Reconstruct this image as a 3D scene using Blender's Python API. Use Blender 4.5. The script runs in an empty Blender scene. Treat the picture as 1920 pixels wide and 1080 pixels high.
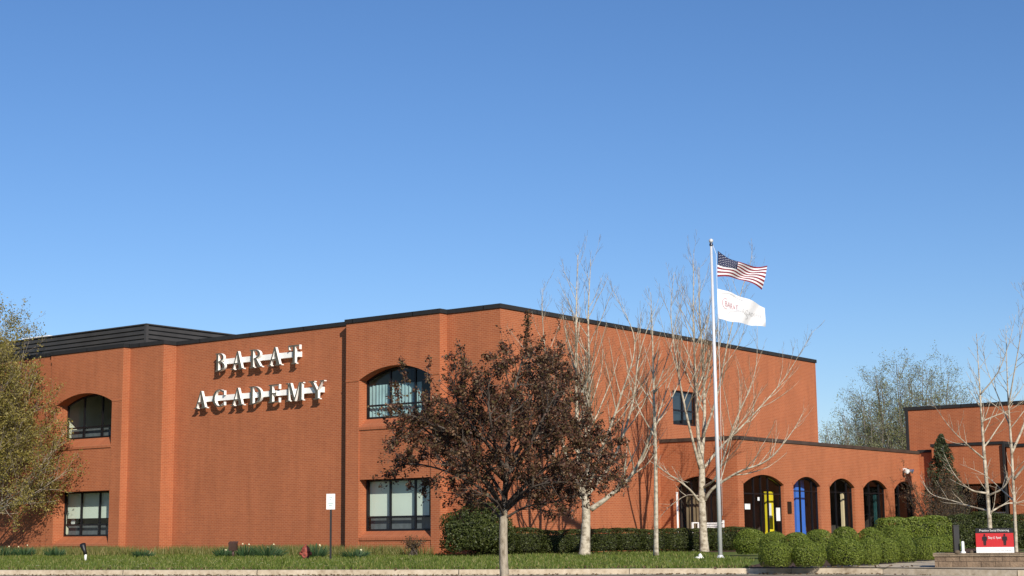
import bpy, math, random
import numpy as np
from mathutils import Vector, Matrix

# ------------------------------------------------------------------ camera, sky, sun, exposure
SC = bpy.context.scene
COL = SC.collection
FPX, PITCH, ROLL = 2950.0, 0.1535, -0.0102          # focal length in pixels of a 1920 wide frame, radians
cp, sp, cr, sr = math.cos(PITCH), math.sin(PITCH), math.cos(ROLL), math.sin(ROLL)
RIGHT, FWD, UPV = Vector((1, 0, 0)), Vector((0, cp, sp)), Vector((0, -sp, cp))
R2, U2 = RIGHT*cr + UPV*sr, UPV*cr - RIGHT*sr
cam = bpy.data.cameras.new('camera')
camo = bpy.data.objects.new('camera', cam)
COL.objects.link(camo)
cam.sensor_width = 36.0
cam.lens = 36.0*FPX/1920.0
cam.clip_start, cam.clip_end = 0.5, 6000.0
camo.matrix_world = Matrix(((R2.x, U2.x, -FWD.x, 0), (R2.y, U2.y, -FWD.y, 0), (R2.z, U2.z, -FWD.z, 0), (0, 0, 0, 1)))
SC.camera = camo

LIGHT = Vector((-0.241, 0.706, -0.392)).normalized()  # direction the sunlight travels
w = bpy.data.worlds.new('World'); SC.world = w; w.use_nodes = True
wn = w.node_tree; wn.nodes.clear()
sky = wn.nodes.new('ShaderNodeTexSky'); sky.sky_type = 'NISHITA'; sky.sun_disc = False
sky.sun_elevation = math.asin(-LIGHT.z)
sky.sun_rotation = math.atan2(-LIGHT.x, -LIGHT.y)
sky.altitude = 0; sky.air_density = 1.0; sky.dust_density = 0.2; sky.ozone_density = 5.0
bg = wn.nodes.new('ShaderNodeBackground'); bg.inputs['Strength'].default_value = 0.10
hs = wn.nodes.new('ShaderNodeHueSaturation'); hs.inputs['Saturation'].default_value = 1.10
wo = wn.nodes.new('ShaderNodeOutputWorld')
wn.links.new(sky.outputs[0], hs.inputs['Color']); tn = wn.nodes.new('ShaderNodeMix'); tn.data_type = 'RGBA'; tn.blend_type = 'MULTIPLY'; tn.inputs['Factor'].default_value = 1.0; tn.inputs['B'].default_value = (1.0, 0.965, 1.05, 1)
wn.links.new(hs.outputs[0], tn.inputs['A']); wn.links.new(tn.outputs['Result'], bg.inputs[0]); wn.links.new(bg.outputs[0], wo.inputs[0])
sl = bpy.data.lights.new('sun', 'SUN'); sl.energy = 5.0; sl.angle = math.radians(0.53); sl.color = (1.0, 0.92, 0.80)
so = bpy.data.objects.new('sun', sl); COL.objects.link(so)
so.location = (20, -60, 60); so.rotation_euler = LIGHT.to_track_quat('-Z', 'Y').to_euler()
SC.view_settings.view_transform = 'Standard'; SC.view_settings.look = 'None'
SC.view_settings.exposure = 0.16; SC.view_settings.gamma = 1.0

rng = random.Random(7)
nrng = np.random.default_rng(7)

# ------------------------------------------------------------------ frames of reference
D0 = Vector((-0.442, 56.651, 0.0))                   # the corner of the two-storey block
UA, VA = Vector((-0.8, 0.6, 0)), Vector((0.6, 0.8, 0))
def W(u, v, z): return D0 + UA*u + VA*v + Vector((0, 0, z))
def ray(px, py): return R2*((px-960)/FPX) + U2*((540-py)/FPX) + FWD
def at(px, py, Y):
    d = ray(px, py); return d*(Y/d.y)
def curb_y(x):
    pts = [(-60, 62), (-14, 43.3), (-6.5, 40.3), (-1.35, 38.55), (2.7, 37.7), (6.35, 36.7), (8.2, 35.6), (10.4, 33.1), (13, 31.8), (40, 20)]
    for (a, b), (c, d) in zip(pts, pts[1:]):
        if x <= c: return b + (d-b)*(x-a)/(c-a)
    return pts[-1][1]
def gz(x, y):
    t = min(1, max(0, (y-curb_y(x))/18)); return -0.90 + 0.08*t

# ------------------------------------------------------------------ objects
def tag(o, label=None, cat=None, group=None, kind=None):
    if label: o['label'] = label
    if cat: o['category'] = cat
    if group: o['group'] = group
    if kind: o['kind'] = kind
    return o
def empty(name, loc, label, cat, group=None, rz=0):
    o = bpy.data.objects.new(name, None); COL.objects.link(o); o.location = loc; o.rotation_euler = (0, 0, rz)
    o.empty_display_size = 0.3
    return tag(o, label, cat, group)
class MB:
    def __init__(s): s.v = []; s.f = []; s.uv = []; s.m = []; s.sm = []
    def face(s, pts, mi=0, uv=None, smooth=False):
        i = len(s.v); pts = [Vector(p) for p in pts]
        s.v += [tuple(p) for p in pts]; s.f.append(tuple(range(i, i+len(pts)))); s.m.append(mi); s.sm.append(smooth)
        if uv is None:
            n = Vector((0, 0, 0))
            for a, b in zip(pts, pts[1:]+pts[:1]): n += a.cross(b)
            n = n.normalized() if n.length > 1e-12 else Vector((0, 0, 1))
            if abs(n.z) < 0.7:
                t = Vector((-n.y, n.x, 0)).normalized(); uv = [(p.dot(t), p.z) for p in pts]
            else:
                uv = [(p.dot(UA), p.dot(VA)) for p in pts]
        s.uv.append(uv)
    def box(s, c, ax, ay, az, mi=0):                  # centre and three half-axis vectors
        c = Vector(c); ax, ay, az = Vector(ax), Vector(ay), Vector(az)
        if ax.cross(ay).dot(az) < 0: ax = -ax
        q = lambda i, j, k: c + ax*i + ay*j + az*k
        for fc in (((-1,-1,-1),(-1,1,-1),(1,1,-1),(1,-1,-1)), ((-1,-1,1),(1,-1,1),(1,1,1),(-1,1,1)),
                   ((-1,-1,-1),(1,-1,-1),(1,-1,1),(-1,-1,1)), ((1,1,-1),(-1,1,-1),(-1,1,1),(1,1,1)),
                   ((-1,1,-1),(-1,-1,-1),(-1,-1,1),(-1,1,1)), ((1,-1,-1),(1,1,-1),(1,1,1),(1,-1,1))):
            s.face([q(*t) for t in fc], mi)
    def bx(s, x0, x1, y0, y1, z0, z1, mi=0):
        s.box(((x0+x1)/2, (y0+y1)/2, (z0+z1)/2), ((x1-x0)/2, 0, 0), (0, (y1-y0)/2, 0), (0, 0, (z1-z0)/2), mi)
    def ubox(s, u0, u1, v0, v1, z0, z1, mi=0):
        s.box(W((u0+u1)/2, (v0+v1)/2, (z0+z1)/2), UA*(abs(u1-u0)/2), VA*(abs(v1-v0)/2), Vector((0, 0, abs(z1-z0)/2)), mi)
    def tube(s, pts, rad, n=6, mi=0, cap=True):
        pts = [Vector(p) for p in pts]; k = len(pts); i0 = len(s.v); ref = None
        for i, p in enumerate(pts):
            t = (pts[min(i+1, k-1)] - pts[max(i-1, 0)])
            t = t.normalized() if t.length > 1e-9 else Vector((0, 0, 1))
            if ref is None:
                ref = t.orthogonal().normalized()
            a = ref - t*ref.dot(t)
            a = a.normalized() if a.length > 1e-6 else t.orthogonal().normalized()
            ref = a; b = t.cross(a); r = rad[i] if hasattr(rad, '__len__') else rad
            for j in range(n):
                an = 2*math.pi*j/n; q = p + a*(r*math.cos(an)) + b*(r*math.sin(an)); s.v.append((q.x, q.y, q.z))
        for i in range(k-1):
            for j in range(n):
                j2 = (j+1) % n
                s.f.append((i0+i*n+j, i0+i*n+j2, i0+(i+1)*n+j2, i0+(i+1)*n+j)); s.m.append(mi); s.sm.append(True)
                s.uv.append([(j/n, i), ((j+1)/n, i), ((j+1)/n, i+1), (j/n, i+1)])
        if cap:
            for base, rev in ((i0, True), (i0+(k-1)*n, False)):
                idx = list(range(base, base+n)); idx = idx[::-1] if rev else idx
                s.f.append(tuple(idx)); s.m.append(mi); s.sm.append(False); s.uv.append([(0, 0)]*n)
    def lathe(s, c, prof, n=16, mi=0):                # prof: (radius, z) upward
        c = Vector(c); i0 = len(s.v)
        for r, z in prof:
            for j in range(n):
                a = 2*math.pi*j/n; s.v.append((c.x+r*math.cos(a), c.y+r*math.sin(a), c.z+z))
        for i in range(len(prof)-1):
            for j in range(n):
                j2 = (j+1) % n
                s.f.append((i0+i*n+j, i0+i*n+j2, i0+(i+1)*n+j2, i0+(i+1)*n+j)); s.m.append(mi); s.sm.append(True)
                s.uv.append([(0, 0)]*4)
    def build(s, name, mats, parent=None, loc=None):
        me = bpy.data.meshes.new(name); off = Vector(loc) if loc is not None else Vector((0, 0, 0))
        me.from_pydata([(x-off.x, y-off.y, z-off.z) for x, y, z in s.v] if loc is not None else s.v, [], s.f)
        mats = mats if isinstance(mats, (list, tuple)) else [mats]
        for m in mats: me.materials.append(m)
        me.polygons.foreach_set('material_index', s.m)
        me.polygons.foreach_set('use_smooth', s.sm)
        ul = me.uv_layers.new(name='UVMap')
        ul.data.foreach_set('uv', np.array([c for f in s.uv for p in f for c in p], dtype=np.float32))
        me.update()
        o = bpy.data.objects.new(name, me); COL.objects.link(o)
        if loc is not None: o.location = off
        if parent is not None:
            o.parent = parent
            o.matrix_parent_inverse = Matrix.Translation(-parent.location) if parent.type == 'EMPTY' else Matrix.Identity(4)
        return o
def np_quads(name, V, mats, parent=None, n=4, mi=None):  # V: (N*n, 3) corners
    V = np.asarray(V, dtype=np.float32); N = len(V)//n
    me = bpy.data.meshes.new(name)
    me.vertices.add(len(V)); me.vertices.foreach_set('co', V.ravel())
    me.loops.add(len(V)); me.loops.foreach_set('vertex_index', np.arange(len(V), dtype=np.int32))
    me.polygons.add(N); me.polygons.foreach_set('loop_start', np.arange(0, len(V), n, dtype=np.int32))
    me.polygons.foreach_set('loop_total', np.full(N, n, dtype=np.int32))
    for m in (mats if isinstance(mats, (list, tuple)) else [mats]): me.materials.append(m)
    if mi is not None: me.polygons.foreach_set('material_index', np.asarray(mi, dtype=np.int32))
    me.update(calc_edges=True); me.validate()
    o = bpy.data.objects.new(name, me); COL.objects.link(o)
    if parent is not None:
        o.parent = parent
        o.matrix_parent_inverse = Matrix.Translation(-parent.location)
    return o

# ------------------------------------------------------------------ materials
def newmat(name):
    m = bpy.data.materials.new(name); m.use_nodes = True
    nt = m.node_tree; nt.nodes.clear()
    out = nt.nodes.new('ShaderNodeOutputMaterial')
    return m, nt, out
def N(nt, t, **kw):
    n = nt.nodes.new(t)
    for k, v in kw.items():
        if k in n.inputs: n.inputs[k].default_value = v
        else: setattr(n, k, v)
    return n
def ramp(nt, stops, interp='LINEAR'):
    r = nt.nodes.new('ShaderNodeValToRGB'); e = r.color_ramp.elements; r.color_ramp.interpolation = interp
    while len(e) < len(stops): e.new(0.5)
    for i, (p, c) in enumerate(stops):
        e[i].position = p; e[i].color = (*c, 1)
    return r
def plain(name, col, rough=0.6, metal=0.0, var=0.12, scale=3.0, spec=0.4, bump=0.0):
    m, nt, out = newmat(name); L = nt.links.new
    b = N(nt, 'ShaderNodeBsdfPrincipled', Roughness=rough, Metallic=metal); b.inputs['Specular IOR Level'].default_value = spec
    tc = N(nt, 'ShaderNodeTexCoord'); no = N(nt, 'ShaderNodeTexNoise', Scale=scale, Detail=5.0)
    L(tc.outputs['Object'], no.inputs['Vector'])
    r = ramp(nt, [(0.3, tuple(c*(1-var) for c in col)), (0.7, tuple(min(1, c*(1+var)) for c in col))])
    L(no.outputs['Fac'], r.inputs[0]); L(r.outputs[0], b.inputs['Base Color']); L(b.outputs[0], out.inputs[0])
    if bump:
        bp = N(nt, 'ShaderNodeBump', Strength=bump, Distance=0.02); L(no.outputs['Fac'], bp.inputs['Height']); L(bp.outputs[0], b.inputs['Normal'])
    return m
def brick_mat(name, c1, c2, mortar, bw=0.2032, bh=0.0677, ms=0.010, blotch=0.20, ns=0.55, bump=0.25, nb=0.0):
    m, nt, out = newmat(name); L = nt.links.new
    b = N(nt, 'ShaderNodeBsdfPrincipled', Roughness=0.85); b.inputs['Specular IOR Level'].default_value = 0.25
    uv = N(nt, 'ShaderNodeUVMap'); br = N(nt, 'ShaderNodeTexBrick')
    br.inputs['Color1'].default_value = (*c1, 1); br.inputs['Color2'].default_value = (*c2, 1); br.inputs['Mortar'].default_value = (*mortar, 1)
    br.inputs['Scale'].default_value = 1.0; br.inputs['Mortar Size'].default_value = ms; br.inputs['Mortar Smooth'].default_value = 0.1
    br.inputs['Brick Width'].default_value = bw; br.inputs['Row Height'].default_value = bh; br.inputs['Bias'].default_value = 0.0
    L(uv.outputs[0], br.inputs['Vector'])
    n1 = N(nt, 'ShaderNodeTexNoise', Scale=ns, Detail=6.0, Roughness=0.65); L(uv.outputs[0], n1.inputs['Vector'])
    mp = N(nt, 'ShaderNodeMapping'); mp.inputs['Scale'].default_value = (3.0, 0.25, 1); L(uv.outputs[0], mp.inputs[0])
    n2 = N(nt, 'ShaderNodeTexNoise', Scale=1.0, Detail=3.0); L(mp.outputs[0], n2.inputs['Vector'])
    ad = N(nt, 'ShaderNodeMath', operation='ADD'); L(n1.outputs['Fac'], ad.inputs[0]); L(n2.outputs['Fac'], ad.inputs[1])
    r = ramp(nt, [(0.35, (1-blotch,)*3), (0.65, (1+blotch*0.0+0.0,)*3)])
    hf = N(nt, 'ShaderNodeMath', operation='MULTIPLY'); hf.inputs[1].default_value = 0.5
    L(ad.outputs[0], hf.inputs[0]); L(hf.outputs[0], r.inputs[0])
    mx = N(nt, 'ShaderNodeMix', data_type='RGBA', blend_type='MULTIPLY'); mx.inputs['Factor'].default_value = 1.0
    L(br.outputs['Color'], mx.inputs['A']); L(r.outputs[0], mx.inputs['B']); L(mx.outputs['Result'], b.inputs['Base Color'])
    bp = N(nt, 'ShaderNodeBump', Strength=bump, Distance=0.01); bp.invert = True
    if nb:
        n3 = N(nt, 'ShaderNodeTexNoise', Scale=22.0, Detail=6.0); L(uv.outputs[0], n3.inputs['Vector'])
        ma = N(nt, 'ShaderNodeMath', operation='MULTIPLY_ADD'); ma.inputs[1].default_value = nb; L(n3.outputs['Fac'], ma.inputs[0]); L(br.outputs['Fac'], ma.inputs[2]); L(ma.outputs[0], bp.inputs['Height'])
    else: L(br.outputs['Fac'], bp.inputs['Height'])
    L(bp.outputs[0], b.inputs['Normal']); L(b.outputs[0], out.inputs[0])
    return m
def leaf_mat(name, stops, trans=0.35, rough=0.55):
    m, nt, out = newmat(name); L = nt.links.new
    g = N(nt, 'ShaderNodeNewGeometry'); r = ramp(nt, stops); L(g.outputs['Random Per Island'], r.inputs[0])
    b = N(nt, 'ShaderNodeBsdfPrincipled', Roughness=rough); b.inputs['Specular IOR Level'].default_value = 0.3
    t = N(nt, 'ShaderNodeBsdfTranslucent'); L(r.outputs[0], b.inputs['Base Color']); L(r.outputs[0], t.inputs['Color'])
    mx = N(nt, 'ShaderNodeMixShader'); mx.inputs[0].default_value = trans
    L(b.outputs[0], mx.inputs[1]); L(t.outputs[0], mx.inputs[2]); L(mx.outputs[0], out.inputs[0])
    return m
def glass_mat(name, tint, gl=1.0):
    m, nt, out = newmat(name); L = nt.links.new
    lw_ = N(nt, 'ShaderNodeLayerWeight', Blend=0.5); pw_ = N(nt, 'ShaderNodeMath', operation='POWER'); pw_.inputs[1].default_value = 5.0; L(lw_.outputs['Facing'], pw_.inputs[0])
    fr = N(nt, 'ShaderNodeMath', operation='MULTIPLY_ADD'); fr.inputs[1].default_value = 0.96; fr.inputs[2].default_value = 0.04; L(pw_.outputs[0], fr.inputs[0]); tr = N(nt, 'ShaderNodeBsdfTransparent', Color=(*tint, 1)); go = N(nt, 'ShaderNodeBsdfGlossy', Roughness=0.02)
    ml = N(nt, 'ShaderNodeMath', operation='MULTIPLY'); ml.inputs[1].default_value = gl; L(fr.outputs[0], ml.inputs[0])
    mx = N(nt, 'ShaderNodeMixShader'); L(ml.outputs[0], mx.inputs[0]); L(tr.outputs[0], mx.inputs[1]); L(go.outputs[0], mx.inputs[2]); L(mx.outputs[0], out.inputs[0])
    return m
def ground_mat(name, stops, scale, fine=12.0, rough=0.9, bump=0.2):
    m, nt, out = newmat(name); L = nt.links.new
    b = N(nt, 'ShaderNodeBsdfPrincipled', Roughness=rough); b.inputs['Specular IOR Level'].default_value = 0.2
    g = N(nt, 'ShaderNodeNewGeometry')
    a = N(nt, 'ShaderNodeTexNoise', Scale=scale, Detail=6.0, Roughness=0.6); c = N(nt, 'ShaderNodeTexNoise', Scale=fine, Detail=4.0)
    L(g.outputs['Position'], a.inputs['Vector']); L(g.outputs['Position'], c.inputs['Vector'])
    mi = N(nt, 'ShaderNodeMix', data_type='FLOAT'); mi.inputs[0].default_value = 0.45
    L(a.outputs['Fac'], mi.inputs[2]); L(c.outputs['Fac'], mi.inputs[3])
    r = ramp(nt, stops); L(mi.outputs[0], r.inputs[0]); L(r.outputs[0], b.inputs['Base Color'])
    bp = N(nt, 'ShaderNodeBump', Strength=bump, Distance=0.03); L(c.outputs['Fac'], bp.inputs['Height']); L(bp.outputs[0], b.inputs['Normal'])
    L(b.outputs[0], out.inputs[0])
    return m
def bark_mat(name, lo, hi, scale=9.0, stretch=0.35):
    m, nt, out = newmat(name); L = nt.links.new
    b = N(nt, 'ShaderNodeBsdfPrincipled', Roughness=0.85); b.inputs['Specular IOR Level'].default_value = 0.2
    g = N(nt, 'ShaderNodeNewGeometry'); mp = N(nt, 'ShaderNodeMapping'); mp.inputs['Scale'].default_value = (1, 1, stretch)
    a = N(nt, 'ShaderNodeTexNoise', Scale=scale, Detail=6.0, Roughness=0.7); L(g.outputs['Position'], mp.inputs[0]); L(mp.outputs[0], a.inputs['Vector'])
    r = ramp(nt, [(0.36, lo), (0.56, hi)]); L(a.outputs['Fac'], r.inputs[0]); L(r.outputs[0], b.inputs['Base Color'])
    bp = N(nt, 'ShaderNodeBump', Strength=0.4, Distance=0.03); L(a.outputs['Fac'], bp.inputs['Height']); L(bp.outputs[0], b.inputs['Normal'])
    L(b.outputs[0], out.inputs[0])
    return m
M = dict(
    brick=brick_mat('brick', (0.41, 0.122, 0.047), (0.35, 0.099, 0.040), (0.455, 0.19, 0.098)),
    brick_cap=brick_mat('brick_sill', (0.41, 0.125, 0.052), (0.36, 0.105, 0.044), (0.42, 0.18, 0.095), 0.09, 0.4),
    coping=brick_mat('dark_coping_metal', (0.020, 0.021, 0.023), (0.030, 0.030, 0.031), (0.004, 0.004, 0.004), 3.05, 40.0, 0.025, 0.35),
    coping_brown=plain('brown_coping_metal', (0.06, 0.042, 0.032), 0.5, 0.0, 0.25, 1.5),
    screen=plain('roof_screen_metal', (0.05, 0.046, 0.043), 0.45, 0.0, 0.2, 1.0),
    roof=plain('roofing', (0.15, 0.14, 0.13), 0.9),
    frame=plain('black_window_metal', (0.008, 0.008, 0.010), 0.4, 0.0, 0.2),
    glass=glass_mat('tinted_glass', (0.80, 0.87, 0.86), 1.0),
    glass_dark=glass_mat('dark_glass', (0.35, 0.42, 0.45), 3.0),
    glass_entry=glass_mat('entry_glass', (0.93, 0.95, 0.95), 0.7),
    blind=plain('pale_blind', (0.80, 0.82, 0.72), 0.8, 0, 0.04, 1.0),
    lowblind=plain('grey_ledge', (0.14, 0.145, 0.16), 0.8, 0, 0.2, 5.0),
    curtain=plain('blue_curtain', (0.34, 0.455, 0.48), 0.8, 0, 0.15, 2.0),
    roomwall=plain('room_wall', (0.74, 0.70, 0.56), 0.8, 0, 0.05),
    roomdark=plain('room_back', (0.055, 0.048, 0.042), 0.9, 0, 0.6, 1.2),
    beigecurt=plain('beige_curtain', (0.15, 0.11, 0.065), 0.9, 0, 0.3, 2.0),
    letter_face=plain('letter_face_bronze', (0.095, 0.088, 0.070), 0.6, 0.0, 0.18, 6.0),
    letter_side=plain('letter_side_white', (0.86, 0.84, 0.80), 0.6, 0, 0.04),
    white=plain('white_paint', (0.80, 0.80, 0.78), 0.5, 0, 0.05),
    black=plain('black_paint', (0.012, 0.012, 0.013), 0.45, 0, 0.2),
    brownmetal=plain('brown_metal', (0.055, 0.03, 0.024), 0.5, 0, 0.25),
    alu=plain('brushed_aluminium', (0.66, 0.66, 0.67), 0.42, 0.25, 0.05, 4.0),
    steel_dark=plain('dark_finial', (0.10, 0.10, 0.12), 0.25, 0.8, 0.1),
    hyd=plain('faded_hydrant_red', (0.24, 0.05, 0.032), 0.6, 0, 0.5, 12.0),
    concrete=ground_mat('concrete', [(0.34, (0.27, 0.21, 0.14)), (0.44, (0.42, 0.345, 0.245)), (0.54, (0.50, 0.42, 0.31)), (0.66, (0.58, 0.50, 0.39))], 1.1, 9.0),
    road=ground_mat('worn_asphalt', [(0.36, (0.12, 0.10, 0.08)), (0.5, (0.22, 0.185, 0.14)), (0.62, (0.33, 0.28, 0.21))], 0.9, 12.0),
    lawn=ground_mat('lawn', [(0.32, (0.055, 0.085, 0.016)), (0.5, (0.095, 0.140, 0.026)), (0.66, (0.18, 0.17, 0.06))], 0.5, 9.0, bump=0.5),
    far=ground_mat('far_ground', [(0.3, (0.06, 0.075, 0.025)), (0.7, (0.12, 0.12, 0.05))], 0.05, 1.0),
    mulch=ground_mat('mulch', [(0.3, (0.045, 0.026, 0.016)), (0.7, (0.12, 0.075, 0.048))], 2.0, 25.0, bump=0.6),
    bark_pale=bark_mat('pale_bark', (0.20, 0.16, 0.11), (0.50, 0.44, 0.34), 5.0, 1.6),
    twig_pale=bark_mat('pale_twigs', (0.13, 0.095, 0.06), (0.27, 0.205, 0.13), 5.0, 1.0),
    bark_grey=bark_mat('grey_bark', (0.16, 0.13, 0.09), (0.36, 0.31, 0.24), 14.0, 0.4),
    bark_dark=bark_mat('dark_bark', (0.035, 0.028, 0.022), (0.10, 0.08, 0.065), 12.0, 0.4),
    bark_far=bark_mat('far_bark', (0.11, 0.095, 0.08), (0.20, 0.175, 0.145), 2.0, 0.5),
    crab=leaf_mat('bronze_leaves', [(0.0, (0.050, 0.020, 0.014)), (0.45, (0.108, 0.046, 0.028)), (0.72, (0.095, 0.075, 0.028)), (0.9, (0.17, 0.095, 0.05)), (1.0, (0.28, 0.17, 0.10))], 0.3),
    spring=leaf_mat('spring_leaves', [(0.0, (0.135, 0.120, 0.024)), (0.5, (0.24, 0.205, 0.045)), (1.0, (0.38, 0.31, 0.10))], 0.35),
    bud=leaf_mat('budding_leaves', [(0.0, (0.19, 0.205, 0.085)), (1.0, (0.33, 0.34, 0.15))], 0.4),
    box=leaf_mat('boxwood_leaves', [(0.0, (0.074, 0.108, 0.013)), (0.5, (0.138, 0.185, 0.023)), (1.0, (0.24, 0.28, 0.045))], 0.25, 0.5),
    yew=leaf_mat('hedge_leaves', [(0.0, (0.024, 0.034, 0.008)), (0.6, (0.052, 0.068, 0.014)), (1.0, (0.10, 0.115, 0.028))], 0.25, 0.5),
    conifer=leaf_mat('conifer_leaves', [(0.0, (0.030, 0.042, 0.018)), (1.0, (0.075, 0.090, 0.040))], 0.2),
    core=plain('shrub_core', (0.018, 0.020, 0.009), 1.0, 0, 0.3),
    grass=leaf_mat('grass_blades', [(0.0, (0.075, 0.115, 0.016)), (0.6, (0.135, 0.185, 0.028)), (0.88, (0.22, 0.23, 0.06)), (1.0, (0.33, 0.29, 0.12))], 0.35),
    weed=leaf_mat('weedy_grass', [(0.0, (0.09, 0.12, 0.024)), (0.6, (0.18, 0.185, 0.05)), (1.0, (0.34, 0.28, 0.12))], 0.35),
    daff=leaf_mat('daffodil_leaves', [(0.0, (0.03, 0.075, 0.03)), (1.0, (0.07, 0.13, 0.05))], 0.3),
    petal=plain('pale_petals', (0.75, 0.70, 0.45), 0.7, 0, 0.1),
    drybush=leaf_mat('dry_twig_leaves', [(0.0, (0.09, 0.05, 0.03)), (1.0, (0.19, 0.13, 0.06))], 0.3),
    flag_red=plain('flag_red', (0.20, 0.018, 0.032), 0.8, 0, 0.1), flag_white=plain('flag_white', (0.70, 0.70, 0.72), 0.8, 0, 0.04),
    flag_blue=plain('flag_blue', (0.016, 0.022, 0.065), 0.8, 0, 0.1), maroon=plain('maroon_print', (0.46, 0.24, 0.27), 0.8), greyprint=plain('grey_print', (0.48, 0.48, 0.49), 0.8),
    yellow=plain('yellow_paint', (0.80, 0.66, 0.03), 0.5, 0, 0.05), blue=plain('blue_paint', (0.045, 0.17, 0.62), 0.5, 0, 0.05),
    cream=plain('cream_paint', (0.72, 0.60, 0.38), 0.5, 0, 0.05), teal=plain('teal_paint', (0.015, 0.07, 0.075), 0.5, 0, 0.05), brownpost=plain('brown_paint', (0.17, 0.10, 0.06), 0.6, 0, 0.1),
    sign_red=plain('sign_red', (0.50, 0.020, 0.024), 0.5, 0, 0.04), sign_black=plain('sign_black', (0.012, 0.012, 0.014), 0.5), palegreen=plain('pale_green_print', (0.22, 0.34, 0.34), 0.6),
    block=brick_mat('wall_block', (0.30, 0.215, 0.145), (0.22, 0.155, 0.105), (0.12, 0.085, 0.06), 0.30, 0.125, 0.006, 0.55, 9.0, 0.9, 2.5),
    blockcap=brick_mat('wall_cap', (0.31, 0.245, 0.17), (0.27, 0.205, 0.14), (0.15, 0.115, 0.08), 0.42, 0.3, 0.006, 0.5, 9.0, 0.8, 2.5),
    brass=plain('plaque_bronze', (0.03, 0.018, 0.012), 0.4, 0.3, 0.2), paper=plain('paper_white', (0.75, 0.75, 0.74), 0.7),
)

# ------------------------------------------------------------------ setting
g = MB(); S = 3000
g.face([(-S, -S, -1.10), (S, -S, -1.10), (S, S, -1.10), (-S, S, -1.10)]); tag(g.build('ground', M['far']), kind='structure')
r_ = MB()
xs = [-60, -14, -6.5, -1.35, 2.7, 6.35, 8.2, 10.4, 13, 40]
for a, b in zip(xs, xs[1:]):
    ya, yb = curb_y(a), curb_y(b)
    r_.face([(a, ya-15, -1.03), (b, yb-15, -1.03), (b, yb, -1.03), (a, ya, -1.03)])
tag(r_.build('road', M['road']), kind='structure')
c_ = MB(); gut = MB()
for a, b in zip(xs, xs[1:]):
    ya, yb = curb_y(a), curb_y(b); d = Vector((b-a, yb-ya, 0)); nn = Vector((-d.y, d.x, 0)).normalized()*0.17
    k = max(1, int(d.length/3.0))
    for i in range(k):
        p = Vector((a, ya, 0)) + d*((i+0.002)/k); q = Vector((a, ya, 0)) + d*((i+0.998)/k); e = Vector((0, 0, 1)); bt = nn.normalized()*0.02
        c_.face([p-bt-e*1.06, q-bt-e*1.06, q-e*0.90, p-e*0.90]); c_.face([p-e*0.90, q-e*0.90, q+nn-e*0.895, p+nn-e*0.895])
        gp = -nn.normalized()*0.45
        gut.face([p+gp-e*1.026, q+gp-e*1.026, q-bt-e*1.018, p-bt-e*1.018])
tag(c_.build('curb', M['concrete']), kind='structure'); tag(gut.build('gutter', M['concrete']), kind='structure')
lw = MB()
nx, ny = 60, 24
for i in range(nx):
    for j in range(ny):
        def q(i, j):
            x = -45 + 85*i/nx; y0 = curb_y(x)+0.165; y1 = 110; t = (j/ny)**1.8; y = y0 + (y1-y0)*t; return (x, y, gz(x, y))
        lw.face([q(i, j), q(i+1, j), q(i+1, j+1), q(i, j+1)], smooth=True)
tag(lw.build('lawn', M['lawn']), kind='structure')
def sheet(name, mat, pts, dz):
    m = MB(); c = Vector((sum(p[0] for p in pts)/len(pts), sum(p[1] for p in pts)/len(pts), 0))
    dense = []
    for a, b in zip(pts, pts[1:]+pts[:1]):
        for k in range(6): dense.append(Vector((a[0]+(b[0]-a[0])*k/6, a[1]+(b[1]-a[1])*k/6, 0)))
    rings = [[Vector((c.x+(p.x-c.x)*s, c.y+(p.y-c.y)*s, 0)) for p in dense] for s in (1.0, 0.75, 0.5, 0.25)]
    for p in rings: 
        for v_ in p: v_.z = gz(v_.x, v_.y)+dz
    for A, B in zip(rings, rings[1:]):
        for k in range(len(A)):
            k2 = (k+1) % len(A); m.face([A[k], A[k2], B[k2], B[k]])
    m.face(rings[-1])
    return tag(m.build(name, mat), kind='structure')
sheet('mulch_bed', M['mulch'], [(-2.3, 52.9), (2.0, 52.8), (5.4, 57.3), (9.8, 58.9), (10.5, 63), (6.5, 63.5), (0.3, 57.2), (-2.6, 55.2)], 0.010)
sheet('mulch_bed', M['mulch'], [(5.42, 36.98), (6.6, 36.8), (8.6, 38.0), (12.5, 42.5), (18, 56), (16, 66), (9.3, 58), (7.5, 47.5), (6.2, 40.5), (5.5, 37.8)], 0.014)
wk = MB()
pw = [(x_, curb_y(x_)+0.165) for x_ in (6.6, 8.2, 10.4, 13, 22)] + [(22, 38.0), (13.5, 40.6), (10.4, 40.8), (8.6, 37.95)]
wk.face([(x, y, gz(x, y)+0.022) for x, y in pw]); tag(wk.build('walkway', M['concrete']), kind='structure')

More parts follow.
